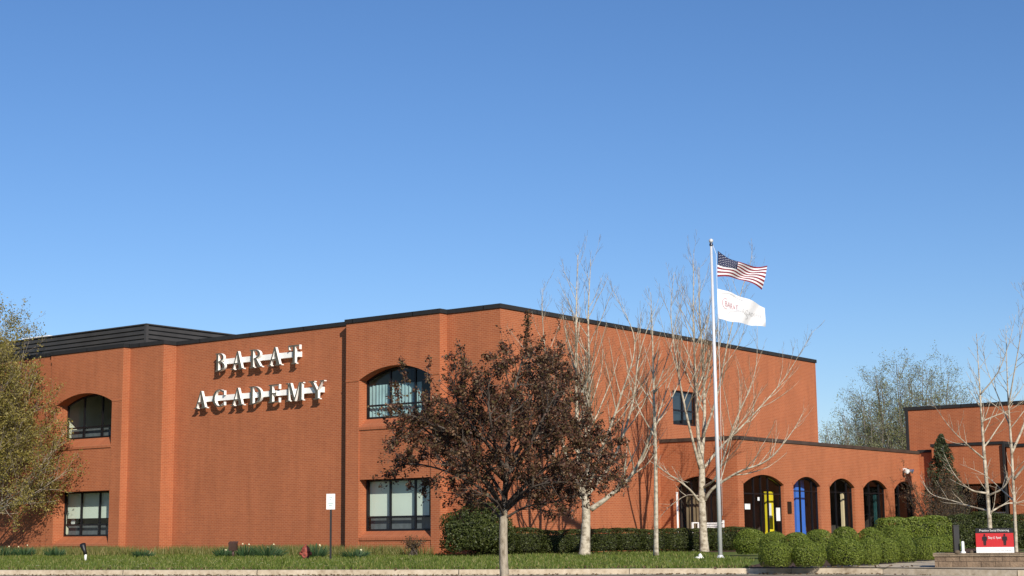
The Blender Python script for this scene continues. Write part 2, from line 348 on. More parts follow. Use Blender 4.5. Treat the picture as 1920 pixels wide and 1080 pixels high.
# ------------------------------------------------------------------ walls with openings
def arc_top(o, s):
    if o.get('zc') is None: return o['zs']
    c, h = (o['s0']+o['s1'])/2, (o['s1']-o['s0'])/2; rise = o['zc']-o['zs']; R = (h*h+rise*rise)/(2*rise)
    x = s-c; return o['zc']-R+math.sqrt(max(0, R*R-x*x))
def samples(o):
    n = 16 if o.get('zc') is not None else 1
    return [o['s0']+(o['s1']-o['s0'])*i/n for i in range(n+1)]
def wall(mb, mp, s0, s1, z0, z1, ops=(), flip=False, mi=0, mi_sill=1):
    def add(p, m=mi): mb.face(p[::-1] if flip else p, m)
    br = {s0, s1}
    for o in ops: br.update(samples(o))
    br = sorted(x for x in br if s0-1e-6 <= x <= s1+1e-6)
    for a, b in zip(br, br[1:]):
        if b-a < 1e-6: continue
        m = (a+b)/2; hit = sorted([o for o in ops if o['s0'] < m < o['s1']], key=lambda o: o['zb'])
        la = lb = z0
        for o in hit:
            zb = o['zb']-o.get('drop', 0)
            if zb > la+1e-6: add([mp(a, 0, la), mp(b, 0, lb), mp(b, 0, zb), mp(a, 0, zb)])
            la, lb = arc_top(o, a), arc_top(o, b)
        add([mp(a, 0, la), mp(b, 0, lb), mp(b, 0, z1), mp(a, 0, z1)])
    for o in ops:
        d = o['depth']; zf = o['zb']-o.get('drop', 0)
        add([mp(o['s0'], 0, zf), mp(o['s0'], 0, o['zs']), mp(o['s0'], d, o['zs']), mp(o['s0'], d, o['zb'])])
        add([mp(o['s1'], 0, zf), mp(o['s1'], d, o['zb']), mp(o['s1'], d, o['zs']), mp(o['s1'], 0, o['zs'])])
        ss = samples(o)
        for a, b in zip(ss, ss[1:]):
            add([mp(a, 0, arc_top(o, a)), mp(b, 0, arc_top(o, b)), mp(b, d, arc_top(o, b)), mp(a, d, arc_top(o, a))])
        add([mp(o['s0'], 0, zf), mp(o['s0'], d, o['zb']), mp(o['s1'], d, o['zb']), mp(o['s1'], 0, zf)], mi_sill)
def mapA(v0): return lambda s, d, z: W(s, v0+d, z)
def mapB(u0): return lambda s, d, z: W(u0+d, s, z)
def bar(mb, mp, s0, s1, z0, z1, d0, d1, mi=0):
    c = [[mp(s, d, z) for s in (s0, s1)] for d in (d0, d1) for z in (z0, z1)]
    f00, f01, b00, b01 = c
    mb.face([f00[0], f00[1], f01[1], f01[0]], mi); mb.face([b00[1], b00[0], b01[0], b01[1]], mi)
    mb.face([f01[0], f01[1], b01[1], b01[0]], mi); mb.face([f00[1], f00[0], b00[0], b00[1]], mi)
    mb.face([f00[0], f01[0], b01[0], b00[0]], mi); mb.face([f00[1], b00[1], b01[1], f01[1]], mi)
def window(parent, mp, o, mull, trans, glass, fw=0.07, name='window', thick=0.07):
    d = o['depth']-0.02; f = MB(); s0, s1, zb = o['s0'], o['s1'], o['zb']
    bar(f, mp, s0, s0+fw, zb, o['zs'], d, d+thick); bar(f, mp, s1-fw, s1, zb, o['zs'], d, d+thick)
    bar(f, mp, s0+fw, s1-fw, zb, zb+fw, d+.002, d+thick)
    ss = samples(o)
    if o.get('zc') is not None:
        for a, b in zip(ss, ss[1:]):
            ta, tb = arc_top(o, a), arc_top(o, b)
            f.face([mp(a, d-.004, ta-fw*1.15), mp(b, d-.004, tb-fw*1.15), mp(b, d-.004, tb), mp(a, d-.004, ta)])
            f.face([mp(a, d-.004, ta-fw*1.15), mp(a, d+thick, ta-fw*1.15), mp(b, d+thick, tb-fw*1.15), mp(b, d-.004, tb-fw*1.15)])
    else:
        bar(f, mp, s0+fw, s1-fw, o['zs']-fw, o['zs'], d+.002, d+thick)
    for m in mull: bar(f, mp, m-fw/2, m+fw/2, zb+fw, arc_top(o, m)-fw*0.6, d-.006, d+thick)
    for t in trans:
        bar(f, mp, s0+fw, s1-fw, t-fw/2, t+fw/2, d+.004, d+thick-.004)
    fo = f.build(name, M['frame'], parent)
    p = MB(); dd = d+thick*0.5
    poly = [mp(s0+.02, dd, zb+.02), mp(s1-.02, dd, zb+.02)] + [mp(min(max(s, s0+.02), s1-.02), dd, arc_top(o, s)-.02) for s in ss[::-1]]
    p.face(poly); p.build('pane', glass, fo)
    return fo
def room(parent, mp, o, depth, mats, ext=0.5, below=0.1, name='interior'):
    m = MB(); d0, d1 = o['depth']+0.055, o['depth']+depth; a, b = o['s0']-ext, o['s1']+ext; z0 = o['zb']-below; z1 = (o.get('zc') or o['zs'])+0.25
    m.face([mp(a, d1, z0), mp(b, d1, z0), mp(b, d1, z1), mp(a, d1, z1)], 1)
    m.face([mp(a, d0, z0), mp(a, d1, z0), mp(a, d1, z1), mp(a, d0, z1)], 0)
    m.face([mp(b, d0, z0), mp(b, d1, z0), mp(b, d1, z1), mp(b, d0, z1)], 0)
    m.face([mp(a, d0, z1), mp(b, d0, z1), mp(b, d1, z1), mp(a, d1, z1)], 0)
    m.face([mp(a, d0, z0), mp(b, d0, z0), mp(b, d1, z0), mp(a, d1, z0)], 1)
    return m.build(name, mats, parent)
def offset_poly(pts, d):
    out = []; n = len(pts)
    for i in range(n):
        a, b, c = Vector(pts[i-1]), Vector(pts[i]), Vector(pts[(i+1) % n])
        e1, e2 = (b-a).normalized(), (c-b).normalized(); n1, n2 = Vector((e1.y, -e1.x)), Vector((e2.y, -e2.x))
        k = n1+n2; k = k/(k.dot(n1)) if k.length > 1e-6 else n1
        out.append(tuple(b+k*d))
    return out
def coping(parent, plan, z0, z1, mat, over=0.05, inn=0.3, name='coping'):
    m = MB(); area = sum(a[0]*b[1]-b[0]*a[1] for a, b in zip(plan, plan[1:]+plan[:1]))
    sgn = 1 if area > 0 else -1
    O, I = offset_poly(plan, over*sgn), offset_poly(plan, -inn*sgn); n = len(plan)
    for i in range(n):
        j = (i+1) % n; o1, o2, i1, i2 = O[i], O[j], I[i], I[j]
        m.face([W(*o1, z0), W(*o2, z0), W(*o2, z1), W(*o1, z1)]); m.face([W(*o1, z1), W(*o2, z1), W(*i2, z1), W(*i1, z1)])
        m.face([W(*i1, z0), W(*i2, z0), W(*i2, z1), W(*i1, z1)]); m.face([W(*o1, z0), W(*i1, z0), W(*i2, z0), W(*o2, z0)])
    return m.build(name, mat, parent)

# ------------------------------------------------------------------ the two-storey school
ZB, ZT = -1.05, 8.04
school = empty('school_building', W(8, 6, -0.9), 'long two-storey red brick school block with dark coping and raised letters on its front', 'building')
wb = MB()
OPU2 = dict(s0=2.95, s1=6.53, zb=4.32, zs=5.785, zc=6.25, depth=0.47, drop=0.34)
OPL2 = dict(s0=2.95, s1=6.53, zb=0.07, zs=2.0, depth=0.47, drop=0.25)
OPU1 = dict(s0=20.33, s1=24.12, zb=4.26, zs=5.765, zc=6.2, depth=0.60, drop=0.40)
OPL1 = dict(s0=20.33, s1=24.12, zb=-0.02, zs=1.92, depth=0.60, drop=0.33)
OPB = dict(s0=11.93, s1=13.95, zb=4.38, zs=5.83, depth=0.12)
def bay(v0, s0, s1, ou, ol):
    # piers and top in the front plane; spandrel and plinth panels 6 cm back
    rec = 0.05
    full = dict(s0=ou['s0'], s1=ou['s1'], zb=ZB, zs=ou['zs'], zc=ou['zc'], depth=rec)
    for a, b in ((s0, full['s0']), (full['s1'], s1)):
        wall(wb, mapA(v0), a, b, ZB, ZT)
    br = samples(full)
    for a, b in zip(br, br[1:]):
        wb.face([W(a, v0, arc_top(full, a)), W(b, v0, arc_top(full, b)), W(b, v0, ZT), W(a, v0, ZT)])
        wb.face([W(a, v0, arc_top(full, a)), W(b, v0, arc_top(full, b)), W(b, v0+ou['depth'], arc_top(full, b)), W(a, v0+ou['depth'], arc_top(full, a))])
    for s, top in ((full['s0'], ou['zs']), (full['s1'], ou['zs'])):
        wb.face([W(s, v0, ZB), W(s, v0+ou['depth'], ZB), W(s, v0+ou['depth'], top), W(s, v0, top)])
    a, b, dp = full['s0'], full['s1'], ou['depth']
    for o, low in ((ou, ol['zs']), (ol, ZB)):
        zf = o['zb']-o['drop']
        wb.face([W(a, v0+rec, low), W(b, v0+rec, low), W(b, v0+rec, zf-0.10), W(a, v0+rec, zf-0.10)])
        # projecting sloped brick sill
        wb.face([W(a, v0+rec-0.04, zf), W(b, v0+rec-0.04, zf), W(b, v0+dp, o['zb']), W(a, v0+dp, o['zb'])], 1)
        wb.face([W(a, v0+rec-0.04, zf-0.10), W(b, v0+rec-0.04, zf-0.10), W(b, v0+rec-0.04, zf), W(a, v0+rec-0.04, zf)], 1)
        wb.face([W(a, v0+rec-0.04, zf-0.10), W(b, v0+rec-0.04, zf-0.10), W(b, v0+rec, zf-0.10), W(a, v0+rec, zf-0.10)], 1)
    wb.face([W(a, v0+rec, ol['zs']), W(b, v0+rec, ol['zs']), W(b, v0+dp, ol['zs']), W(a, v0+dp, ol['zs'])])
    # brick behind the reveal so that no light leaks
    wb.face([W(a-.0, v0+dp+.05, ol['zs']), W(b, v0+dp+.05, ol['zs']), W(b, v0+dp+.05, ou['zb']), W(a, v0+dp+.05, ou['zb'])])
    # impost shadow course, proud of the piers
    for x0, x1 in ((s0+0.004, a), (b, s1-0.004)):
        wb.ubox(x0, x1, v0-0.018, v0+0.02, ou['zs']-0.03, ou['zs']+0.06)
wall(wb, mapA(0.0), 0, 2.5, ZB, ZT)
wall(wb, mapB(2.5), -0.42, 0, ZB, ZT)
bay(-0.42, 2.5, 7.2, OPU2, OPL2)
wall(wb, mapB(7.2), -0.42, 0, ZB, ZT)
wall(wb, mapA(0.0), 7.2, 17.5, ZB, ZT)
wall(wb, mapB(17.5), -0.70, 0, ZB, ZT)
wall(wb, mapA(-0.70), 17.5, 19.65, ZB, ZT)
wall(wb, mapB(19.65), -1.08, -0.70, ZB, ZT)
bay(-1.08, 19.65, 24.6, OPU1, OPL1)
wall(wb, mapB(24.6), -1.08, -0.96, ZB, ZT)
wall(wb, mapA(-0.96), 24.6, 36, ZB, ZT)
wall(wb, mapB(36), -0.96, 25.55, ZB, ZT)
wall(wb, mapA(25.55), 0, 36, ZB, ZT)
wall(wb, mapB(0.0), 0, 25.55, ZB, ZT, [OPB])
wb.ubox(24.58, 24.64, -1.09, -0.95, 7.72, 8.03)
wb.build('wall', [M['brick'], M['brick_cap']], school)
PLAN = [(0, 0), (2.5, 0), (2.5, -.42), (7.2, -.42), (7.2, 0), (17.5, 0), (17.5, -.7), (19.65, -.7), (19.65, -1.08), (24.6, -1.08), (24.6, -.96), (36, -.96), (36, 25.55), (0, 25.55)]
coping(school, PLAN, ZT, 8.2, M['coping'])
rf = MB(); rf.face([W(*p, 7.98) for p in PLAN]); rf.build('roof', M['roof'], school)
# louvred roof screen behind the parapet
sc_ = MB(); u0, u1, v0, v1 = 18.75, 35.5, -0.60, 22
def screen_face(a, b, out):
    zs = np.linspace(8.2, 8.98, 5)
    for z0, z1 in zip(zs, zs[1:]):
        zm = z0+(z1-z0)*0.70; o1, o2 = out*0.0, out*0.09
        A, B = W(*a, 0), W(*b, 0); e = Vector((0, 0, 1))
        sc_.face([A+o2+e*z0, B+o2+e*z0, B+o2+e*zm, A+o2+e*zm]); sc_.face([A+o2+e*zm, B+o2+e*zm, B+o1+e*(zm+.02), A+o1+e*(zm+.02)])
        sc_.face([A+o1+e*(zm+.02), B+o1+e*(zm+.02), B+o1+e*z1, A+o1+e*z1]); sc_.face([A+o1+e*z1, B+o1+e*z1, B+o2+e*z1, A+o2+e*z1])
screen_face((u0, v0), (u1, v0), -VA); screen_face((u0, v0), (u0, v1), -UA); screen_face((u1, v0), (u1, v1), UA); screen_face((u0, v1), (u1, v1), VA)
sc_.ubox(u0-0.10, u0+0.03, v0-0.10, v0+0.03, 8.2, 8.975)
sc_.ubox(u0-0.12, u1+.12, v0-0.12, v1+.12, 8.982, 9.03)
sc_.build('roof_screen', M['screen'], school)
# windows
def blinds(par, mp, o, list_, mat, nm='blind', dd=0.16):
    m = MB()
    for a, b, z0, z1 in list_:
        n = max(2, int((b-a)/0.05)) if nm == 'curtain' else 1
        for i in range(n):
            x0, x1 = a+(b-a)*i/n, a+(b-a)*(i+1)/n; w0 = 0.03*math.sin(i*1.9) if n > 1 else 0; w1 = 0.03*math.sin((i+1)*1.9) if n > 1 else 0
            m.face([mp(x0, o['depth']+dd+w0, z0), mp(x1, o['depth']+dd+w1, z0), mp(x1, o['depth']+dd+w1, z1), mp(x0, o['depth']+dd+w0, z1)])
    return m.build(nm, mat, par)
MU2 = [5.32, 4.08]; MU1 = [22.93, 21.68]
mA2, mA1 = mapA(-0.42), mapA(-1.08)
for mp, o, mu, tr, kind in ((mA2, OPU2, MU2, [4.82], 'u2'), (mA2, OPL2, MU2, [0.59], 'l2'), (mA1, OPU1, MU1, [4.75], 'u1'), (mA1, OPL1, MU1, [0.48], 'l1')):
    wo_ = window(school, mp, o, mu, tr, M['glass'])
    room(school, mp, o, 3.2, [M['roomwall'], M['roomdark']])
    if kind == 'u2':
        blinds(wo_, mp, o, [(3.9, 6.50, 4.36, 5.62)], M['curtain'], 'curtain')
        wo_['label'] = 'arched upper window with pale blue curtains'
    if kind == 'l2':
        blinds(wo_, mp, o, [(3.55, 6.50, 0.60, 1.97)], M['blind']); blinds(wo_, mp, o, [(3.5, 6.5, 0.09, 0.56)], M['lowblind'], 'ledge_panel', 0.22)
    if kind == 'l1':
        blinds(wo_, mp, o, [(20.4, 24.1, 0.76, 1.90)], M['blind']); blinds(wo_, mp, o, [(20.4, 24.1, 0.0, 0.44)], M['lowblind'], 'ledge_panel', 0.22)
        blinds(wo_, mp, o, [(23.75, 24.02, 0.52, 0.74)], M['white'], 'window_card', 0.3)
    if kind == 'u1':
        blinds(wo_, mp, o, [(20.4, 24.1, 4.28, 4.70)], M['lowblind'], 'ledge_panel', 0.22)
wo_ = window(school, mapB(0.0), OPB, [12.9], [5.0], M['glass_dark']); blinds(wo_, mapB(0.0), OPB, [(11.95, 13.9, 4.42, 5.80)], M['lowblind']); room(school, mapB(0.0), OPB, 2.5, [M['roomwall'], M['roomdark']], 0.3)  # grey blind added to brighten this pane, standing in for reflected sky
# rooftop box seen above the screen at the far left
ru = MB(); ru.ubox(27.7, 29.6, 1.0, 2.6, 8.0, 9.36); ru.ubox(27.64, 29.66, 0.94, 2.66, 9.362, 9.42)
tag(ru.build('rooftop_unit', M['white']), 'white rooftop unit showing above the dark roof screen', 'rooftop unit')

# ------------------------------------------------------------------ raised letters
def ring_pts(cx, cy, ro, ri, a0, a1, n=14):
    q = []
    for i in range(n):
        t0, t1 = math.radians(a0+(a1-a0)*i/n), math.radians(a0+(a1-a0)*(i+1)/n)
        q.append([(cx+ro[0]*math.cos(t), cy+ro[1]*math.sin(t)) if k else (cx+ri[0]*math.cos(t), cy+ri[1]*math.sin(t)) for t, k in ((t0, 0), (t0, 1), (t1, 1), (t1, 0))])
    return q
def rect(x0, x1, y0, y1): return [(x0, y0), (x1, y0), (x1, y1), (x0, y1)]
SF = 0.055
GL = {
 'B': [rect(.10, .30, 0, 1), rect(0, .42, 0, SF), rect(0, .42, 1-SF, 1)] + ring_pts(.36, .755, (.50, .245), (.30, .19), -90, 90) + ring_pts(.38, .27, (.60, .27), (.38, .21), -90, 90) + [rect(.28, .40, .49, .54)],
 'A': [[(.06, 0), (.16, 0), (.52, .93), (.46, 1)], [(.64, 0), (.90, 0), (.56, 1), (.44, 1)], rect(.26, .70, .30, .37), rect(-.04, .26, 0, SF), rect(.54, 1.02, 0, SF)],
 'R': [rect(.10, .30, 0, 1), rect(0, .42, 0, SF), rect(0, .42, 1-SF, 1)] + ring_pts(.36, .73, (.54, .27), (.32, .205), -90, 90) + [[(.36, .50), (.58, .50), (.98, 0), (.72, 0)], rect(.68, 1.06, 0, SF)],
 'T': [rect(.40, .60, 0, 1), rect(.28, .72, 0, SF), rect(.0, 1.0, .93, 1), rect(0, .07, .76, .93), rect(.93, 1.0, .76, .93)],
 'C': ring_pts(.54, .5, (.52, .5), (.33, .43), 48, 312, 22) + [rect(.86, .93, .66, .92), rect(.86, .93, .08, .28)],
 'D': [rect(.10, .30, 0, 1), rect(0, .42, 0, SF), rect(0, .42, 1-SF, 1)] + ring_pts(.36, .5, (.64, .5), (.42, .435), -90, 90, 18),
 'E': [rect(.10, .32, 0, 1), rect(0, .9, 0, .065), rect(0, .9, .935, 1), rect(.30, .68, .475, .54), rect(.83, .90, .06, .26), rect(.83, .90, .74, .94), rect(.62, .68, .38, .63)],
 'M': [rect(.06, .14, 0, 1), rect(.80, .98, 0, 1), [(.08, 1), (.26, 1), (.56, .06), (.46, 0)], [(.46, 0), (.54, 0), (.86, 1), (.80, 1)], rect(-.04, .24, 0, SF), rect(.70, 1.06, 0, SF), rect(-.04, .14, 1-SF, 1), rect(.84, 1.06, 1-SF, 1)],
 'Y': [rect(.42, .62, 0, .48), rect(.30, .74, 0, SF), [(.42, .44), (.60, .44), (.26, 1), (.02, 1)], [(.54, .44), (.62, .48), (.96, 1), (.86, 1)], rect(-.06, .38, 1-SF, 1), rect(.74, 1.06, 1-SF, 1)],
}
def wall_letters(word, spans, zb, h, label, barspan):
    root = empty('wall_lettering', W((spans[0][0]+spans[-1][1])/2, 0, zb), label, 'sign', 'raised words on the front wall')
    for ch, (ua, ub) in zip(word, spans):
        m = MB(); wd = ua-ub
        for k, poly in enumerate(GL[ch]):
            vf = -0.31 - 0.0025*(k % 7); vb = -0.185
            P2 = [(ua-x*wd, zb+y*h) for x, y in poly]
            m.face([W(u, vf, z) for u, z in P2], 0); m.face([W(u, vb, z) for u, z in P2][::-1], 1)
            for (a, c), (b, d) in zip(P2, P2[1:]+P2[:1]): m.face([W(a, vf, c), W(b, vf, d), W(b, vb, d), W(a, vb, c)], 1)
        m.build('letter', [M['letter_face'], M['letter_side']], root)
    b = MB(); b.ubox(barspan[0], barspan[1], -0.183, -0.002, zb+0.42*h-0.03, zb+0.42*h+0.19); b.build('mounting_bar', M['letter_side'], root)
wall_letters('BARAT', [(14.70, 14.12), (13.75, 13.02), (12.66, 11.98), (11.60, 10.84), (10.45, 9.83)], 6.70, 0.75, 'bronze faced raised word BARAT on white bars, the upper and shorter word', (14.3, 9.98))
wall_letters('ACADEMY', [(15.93, 15.18), (14.84, 14.08), (13.72, 12.98), (12.66, 11.94), (11.54, 10.88), (10.52, 9.66), (9.27, 8.50)], 5.21, 0.73, 'bronze faced raised word ACADEMY on white bars, the lower and longer word', (15.45, 8.72))

# ------------------------------------------------------------------ arcade wing
arc = empty('arcade_wing', W(-3.6, 20, -0.9), 'single-storey red brick wing with five arched openings in a row', 'building')
ab = MB()
ZS, ZC = 1.80, 2.19
ARCH = [(11.24, 14.72)] + [(15.60, 18.13), (19.06, 21.60), (22.54, 25.14), (26.02, 28.38)]
OPS = [dict(s0=a, s1=b, zb=-0.95, zs=ZS, zc=ZC, depth=0.16) for a, b in ARCH]
OPLF = dict(s0=-2.83, s1=-0.72, zb=-0.95, zs=1.70, zc=2.13, depth=0.25)
wall(ab, mapB(-3.6), 10.8, 29.2, ZB, 3.56, OPS); wall(ab, mapA(10.8), -3.6, -0.004, ZB, 3.56, [OPLF])
wall(ab, mapA(29.2), -3.6, 0, ZB, 3.56)
for (a, b) in ARCH:                                   # rowlock ring over each arch, 15 mm proud
    o = dict(s0=a, s1=b, zs=ZS, zc=ZC); o2 = dict(s0=a-.12, s1=b+.12, zs=ZS+.10, zc=ZC+.22); n = 16
    for i in range(n):
        x0, x1 = a+(b-a)*i/n, a+(b-a)*(i+1)/n; y0, y1 = a-.12+(b-a+.24)*i/n, a-.12+(b-a+.24)*(i+1)/n
        q = [(x0, arc_top(o, x0)), (x1, arc_top(o, x1)), (y1, arc_top(o2, y1)), (y0, arc_top(o2, y0))]
        ab.face([W(-3.615, s, z) for s, z in q], 1); ab.face([W(-3.615, *q[3]), W(-3.615, *q[2]), W(-3.6, *q[2]), W(-3.6, *q[3])], 1)
        ab.face([W(-3.615, *q[0]), W(-3.615, *q[1]), W(-3.6, *q[1]), W(-3.6, *q[0])], 1)
ab.build('wall', [M['brick'], M['brick_cap']], arc)
APL = [(-3.6, 10.8), (-3.6, 29.2), (-0.06, 29.2), (-0.06, 10.8)]
coping(arc, APL, 3.56, 3.70, M['coping_brown'], 0.05, 0.2)
ar = MB(); ar.face([W(*p, 3.50) for p in APL]); ar.build('roof', M['roof'], arc)
for i, o in enumerate(OPS):
    c = (o['s0']+o['s1'])/2
    mull = [c-0.62, c+0.62, c] if i == 0 else [c-.35, c+0.75]
    window(arc, mapB(-3.6), o, mull, [1.42 if i == 0 else 1.58], M['glass_entry'], 0.045, 'glazed_arch')
window(arc, mapA(10.8), OPLF, [-1.3, -2.2], [1.45], M['glass_entry'], 0.06, 'glazed_arch')
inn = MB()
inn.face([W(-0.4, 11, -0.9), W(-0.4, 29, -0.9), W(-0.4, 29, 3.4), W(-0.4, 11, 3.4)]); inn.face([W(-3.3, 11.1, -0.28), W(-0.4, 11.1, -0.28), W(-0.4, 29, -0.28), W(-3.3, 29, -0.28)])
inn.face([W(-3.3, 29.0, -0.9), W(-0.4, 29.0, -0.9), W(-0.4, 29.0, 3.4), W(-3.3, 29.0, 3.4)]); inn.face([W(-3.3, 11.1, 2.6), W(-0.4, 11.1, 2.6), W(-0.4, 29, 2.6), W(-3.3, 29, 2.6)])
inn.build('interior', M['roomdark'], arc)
bc = MB()
for i in range(26):
    a, b = -0.75-2.1*i/26, -0.75-2.1*(i+1)/26
    bc.face([W(a, 11.55+.05*(i % 2), -.3), W(b, 11.55+.05*((i+1) % 2), -.3), W(b, 11.55+.05*((i+1) % 2), 1.35), W(a, 11.55+.05*(i % 2), 1.35)])
bc.build('curtain', M['beigecurt'], arc)
def column(v0, v1, u, mat, z1, label):
    m = MB(); c = W(u, (v0+v1)/2, 0); hw = (v1-v0)/2
    m.box(W(u, (v0+v1)/2, (z1-.3)/2), UA*0.06, VA*hw, Vector((0, 0, (z1+.3)/2))); m.box(W(u, (v0+v1)/2, z1+.02), UA*0.075, VA*hw*1.06, Vector((0, 0, .02)))
    m.box(W(u, (v0+v1)/2, -0.2), UA*.075, VA*hw*1.06, Vector((0, 0, .08)))
    tag(m.build('painted_post', mat, None, c), label, 'post', 'painted posts inside the arches')
column(14.42, 14.98, -2.9, M['yellow'], 1.50, 'bright yellow post behind the widest arch')
column(17.05, 17.88, -2.9, M['blue'], 2.05, 'broad blue post behind the second arch')
column(21.72, 22.12, -2.9, M['cream'], 1.58, 'cream post behind the middle arch')
column(25.28, 25.54, -2.9, M['teal'], 1.50, 'dark teal post behind the fourth arch')
for v in (15.38, 18.75, 22.75, 26.3): 
    bp_ = MB(); bp_.ubox(-2.75, -2.62, v-.07, v+.07, -.28, 1.55); bp_.build('mullion_post', M['brownpost'], arc)
dr = MB()
dr.ubox(-3.38, -3.33, 12.5, 12.56, -.3, 1.38); dr.ubox(-3.37, -3.34, 13.3, 13.36, -.3, 1.38); dr.ubox(-3.40, -3.36, 13.0, 13.03, .3, .9); dr.build('door_frame', M['frame'], arc)
def plate(name, mat, u, v0, v1, z0, z1, label, cat, th=0.02):
    m = MB(); m.ubox(u-th, u, v0, v1, z0, z1)
    for a in (0.02,): m.ubox(u-th-.006, u-th-.001, v0+a, v1-a, z1-a*1.6, z1-a*0.7)
    return tag(m.build(name, mat, None, W(u, (v0+v1)/2, (z0+z1)/2)), label, cat)
plate('notice', M['paper'], -3.61, 11.28, 11.70, 0.78, 1.0, 'small white notice at the left jamb of the widest arch', 'notice')
plate('notice', M['paper'], -3.475, 14.2, 14.52, 0.32, 0.86, 'tall pale notice on the right glass of the widest arch', 'notice')
plate('notice', M['paper'], -3.475, 12.62, 12.76, 1.14, 1.28, 'tiny square notice high on the entrance door glass', 'notice')
plate('notice', M['paper'], -2.97, 14.46, 14.72, 0.45, 1.05, 'white poster fixed to the yellow post', 'notice')
plate('wall_plaque', M['brass'], -3.60, 14.98, 15.32, 0.62, 1.12, 'dark bronze plaque on the brick pier between first two arches', 'plaque', 0.03)
# twin flood lamp at the right end of the arcade wall
fl = empty('security_light', W(-3.62, 27.3, 2.72), 'white twin-headed security light on brick wall above the last arch', 'wall light')
m = MB(); m.ubox(-3.66, -3.60, 27.15, 27.45, 2.62, 2.82); m.build('base_plate', M['white'], fl)
for k in (-1, 1):
    m = MB(); c = W(-3.72, 27.3+.22*k, 2.74); ax = (-UA*0.8 + VA*0.45*k - Vector((0, 0, .35))).normalized()
    m.tube([c, c+ax*.10, c+ax*.24], [.05, .07, .12], 10); m.tube([W(-3.64, 27.3+.1*k, 2.72), c], [.03, .03], 6); m.build('lamp_head', M['white'], fl)
# white bench outside the side arch, with lamp post
bn = empty('garden_bench', W(-2.3, 10.2, -0.8), 'white garden bench by the side arch behind the flagpole', 'bench')
m = MB()
for k in range(4): m.ubox(-3.1, -1.9, 10.0+.11*k, 10.08+.11*k, -0.02, 0.03)
m.build('seat', M['white'], bn)
m = MB()
for k in range(3): m.ubox(-3.1, -1.9, 10.46, 10.49, 0.05+.08*k, .11+.08*k)
m.ubox(-3.1, -3.04, 10.44, 10.5, -.8, .36); m.ubox(-1.96, -1.9, 10.44, 10.5, -.8, .28); m.build('backrest', M['white'], bn)
for uu in (-3.08, -1.92):
    m = MB(); m.ubox(uu-.03, uu+.03, 10.0, 10.06, -.83, .25); m.ubox(uu-.025, uu+.025, 10.0, 10.5, .25, .29); m.build('leg', M['white'], bn)
m = MB(); m.tube([W(-0.95, 10.5, -.85), W(-0.95, 10.5, 1.45)], [.045, .04], 8); m.lathe(W(-.95, 10.5, 1.45), [(.045, 0), (.055, .01), (.055, .05), (.0, .06)], 10)
tag(m.build('white_post', M['white'], None, W(-.95, 10.5, -.85)), 'slim white post in front of the side arch left of the bench', 'post')

# ------------------------------------------------------------------ far right brick block
rb = empty('gym_building', W(-8, 32, -0.9), 'plain brick block with flat black roof edge at the right edge', 'building')
m = MB()
wall(m, mapA(29.2), -4.42, -3.602, ZB, 3.62)
wall(m, mapA(30.5), -18, -2.42, 3.5, 5.84); wall(m, mapB(-2.42), 30.5, 46, ZB, 5.84); wall(m, mapB(-18), 29.0, 46, ZB, 5.84); wall(m, mapA(46), -18, -2.42, ZB, 5.84)
wall(m, mapA(28.8), -7.95, -4.42, 2.03, 3.86); wall(m, mapB(-4.42), 28.8, 31.0, 2.03, 3.86); wall(m, mapB(-7.95), 28.8, 31, 2.03, 3.86)
m.face([W(-7.95, 28.8, 2.03), W(-4.42, 28.8, 2.03), W(-4.42, 31, 2.03), W(-7.95, 31, 2.03)])
wall(m, mapA(29.0), -18, -8.05, ZB, 3.72); wall(m, mapB(-8.05), 29.0, 31, ZB, 3.72); wall(m, mapB(-4.42), 29.2, 31, ZB, 2.03)
m.face([W(-4.42, 29.2, 3.62), W(-2.42, 29.2, 3.62), W(-2.42, 30.5, 3.62), W(-4.42, 30.5, 3.62)])
m.face([W(-18, 29.0, 3.72), W(-8.05, 29.0, 3.72), W(-8.05, 30.6, 3.72), W(-18, 30.6, 3.72)])
m.face([W(-18, 30.5, 5.8), W(-2.42, 30.5, 5.8), W(-2.42, 46, 5.8), W(-18, 46, 5.8)]); m.build('wall', M['brick'], rb)
coping(rb, [(-2.42, 30.5), (-18, 30.5), (-18, 46), (-2.42, 46)], 5.84, 6.0, M['coping'], 0.06, 0.3)
m = MB(); m.ubox(-7.99, -4.38, 28.74, 31, 3.86, 4.0); m.ubox(-4.36, -3.55, 29.14, 29.5, 3.62, 3.76); m.ubox(-18, -8.0, 28.94, 29.3, 3.72, 3.86); m.build('coping', M['coping'], rb)
m = MB(); m.ubox(-2.60, -2.48, 30.38, 30.48, 3.4, 5.86); m.build('downspout', M['coping'], rb)
m = MB(); m.ubox(-8.06, -7.96, 28.66, 28.76, -0.9, 3.9); m.build('downspout', M['coping'], rb)
m = MB(); m.face([W(-8.0, 30.9, -.9), W(-4.45, 30.9, -.9), W(-4.45, 30.9, 2.03), W(-8.0, 30.9, 2.03)]); m.build('entrance_glazing', M['glass_dark'], rb)
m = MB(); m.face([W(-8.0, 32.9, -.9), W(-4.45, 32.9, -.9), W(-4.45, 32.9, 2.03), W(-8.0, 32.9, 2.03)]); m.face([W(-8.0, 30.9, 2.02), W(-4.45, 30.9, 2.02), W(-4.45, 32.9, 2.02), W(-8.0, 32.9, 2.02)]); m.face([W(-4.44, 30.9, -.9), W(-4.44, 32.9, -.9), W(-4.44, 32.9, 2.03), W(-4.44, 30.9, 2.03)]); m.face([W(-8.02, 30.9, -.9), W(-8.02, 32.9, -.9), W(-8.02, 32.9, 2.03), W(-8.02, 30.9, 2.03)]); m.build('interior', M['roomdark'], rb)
m = MB()
for k in range(5): m.ubox(-4.5-.85*k-.03, -4.5-.85*k+.03, 30.82, 30.88, -.9, 2.02)
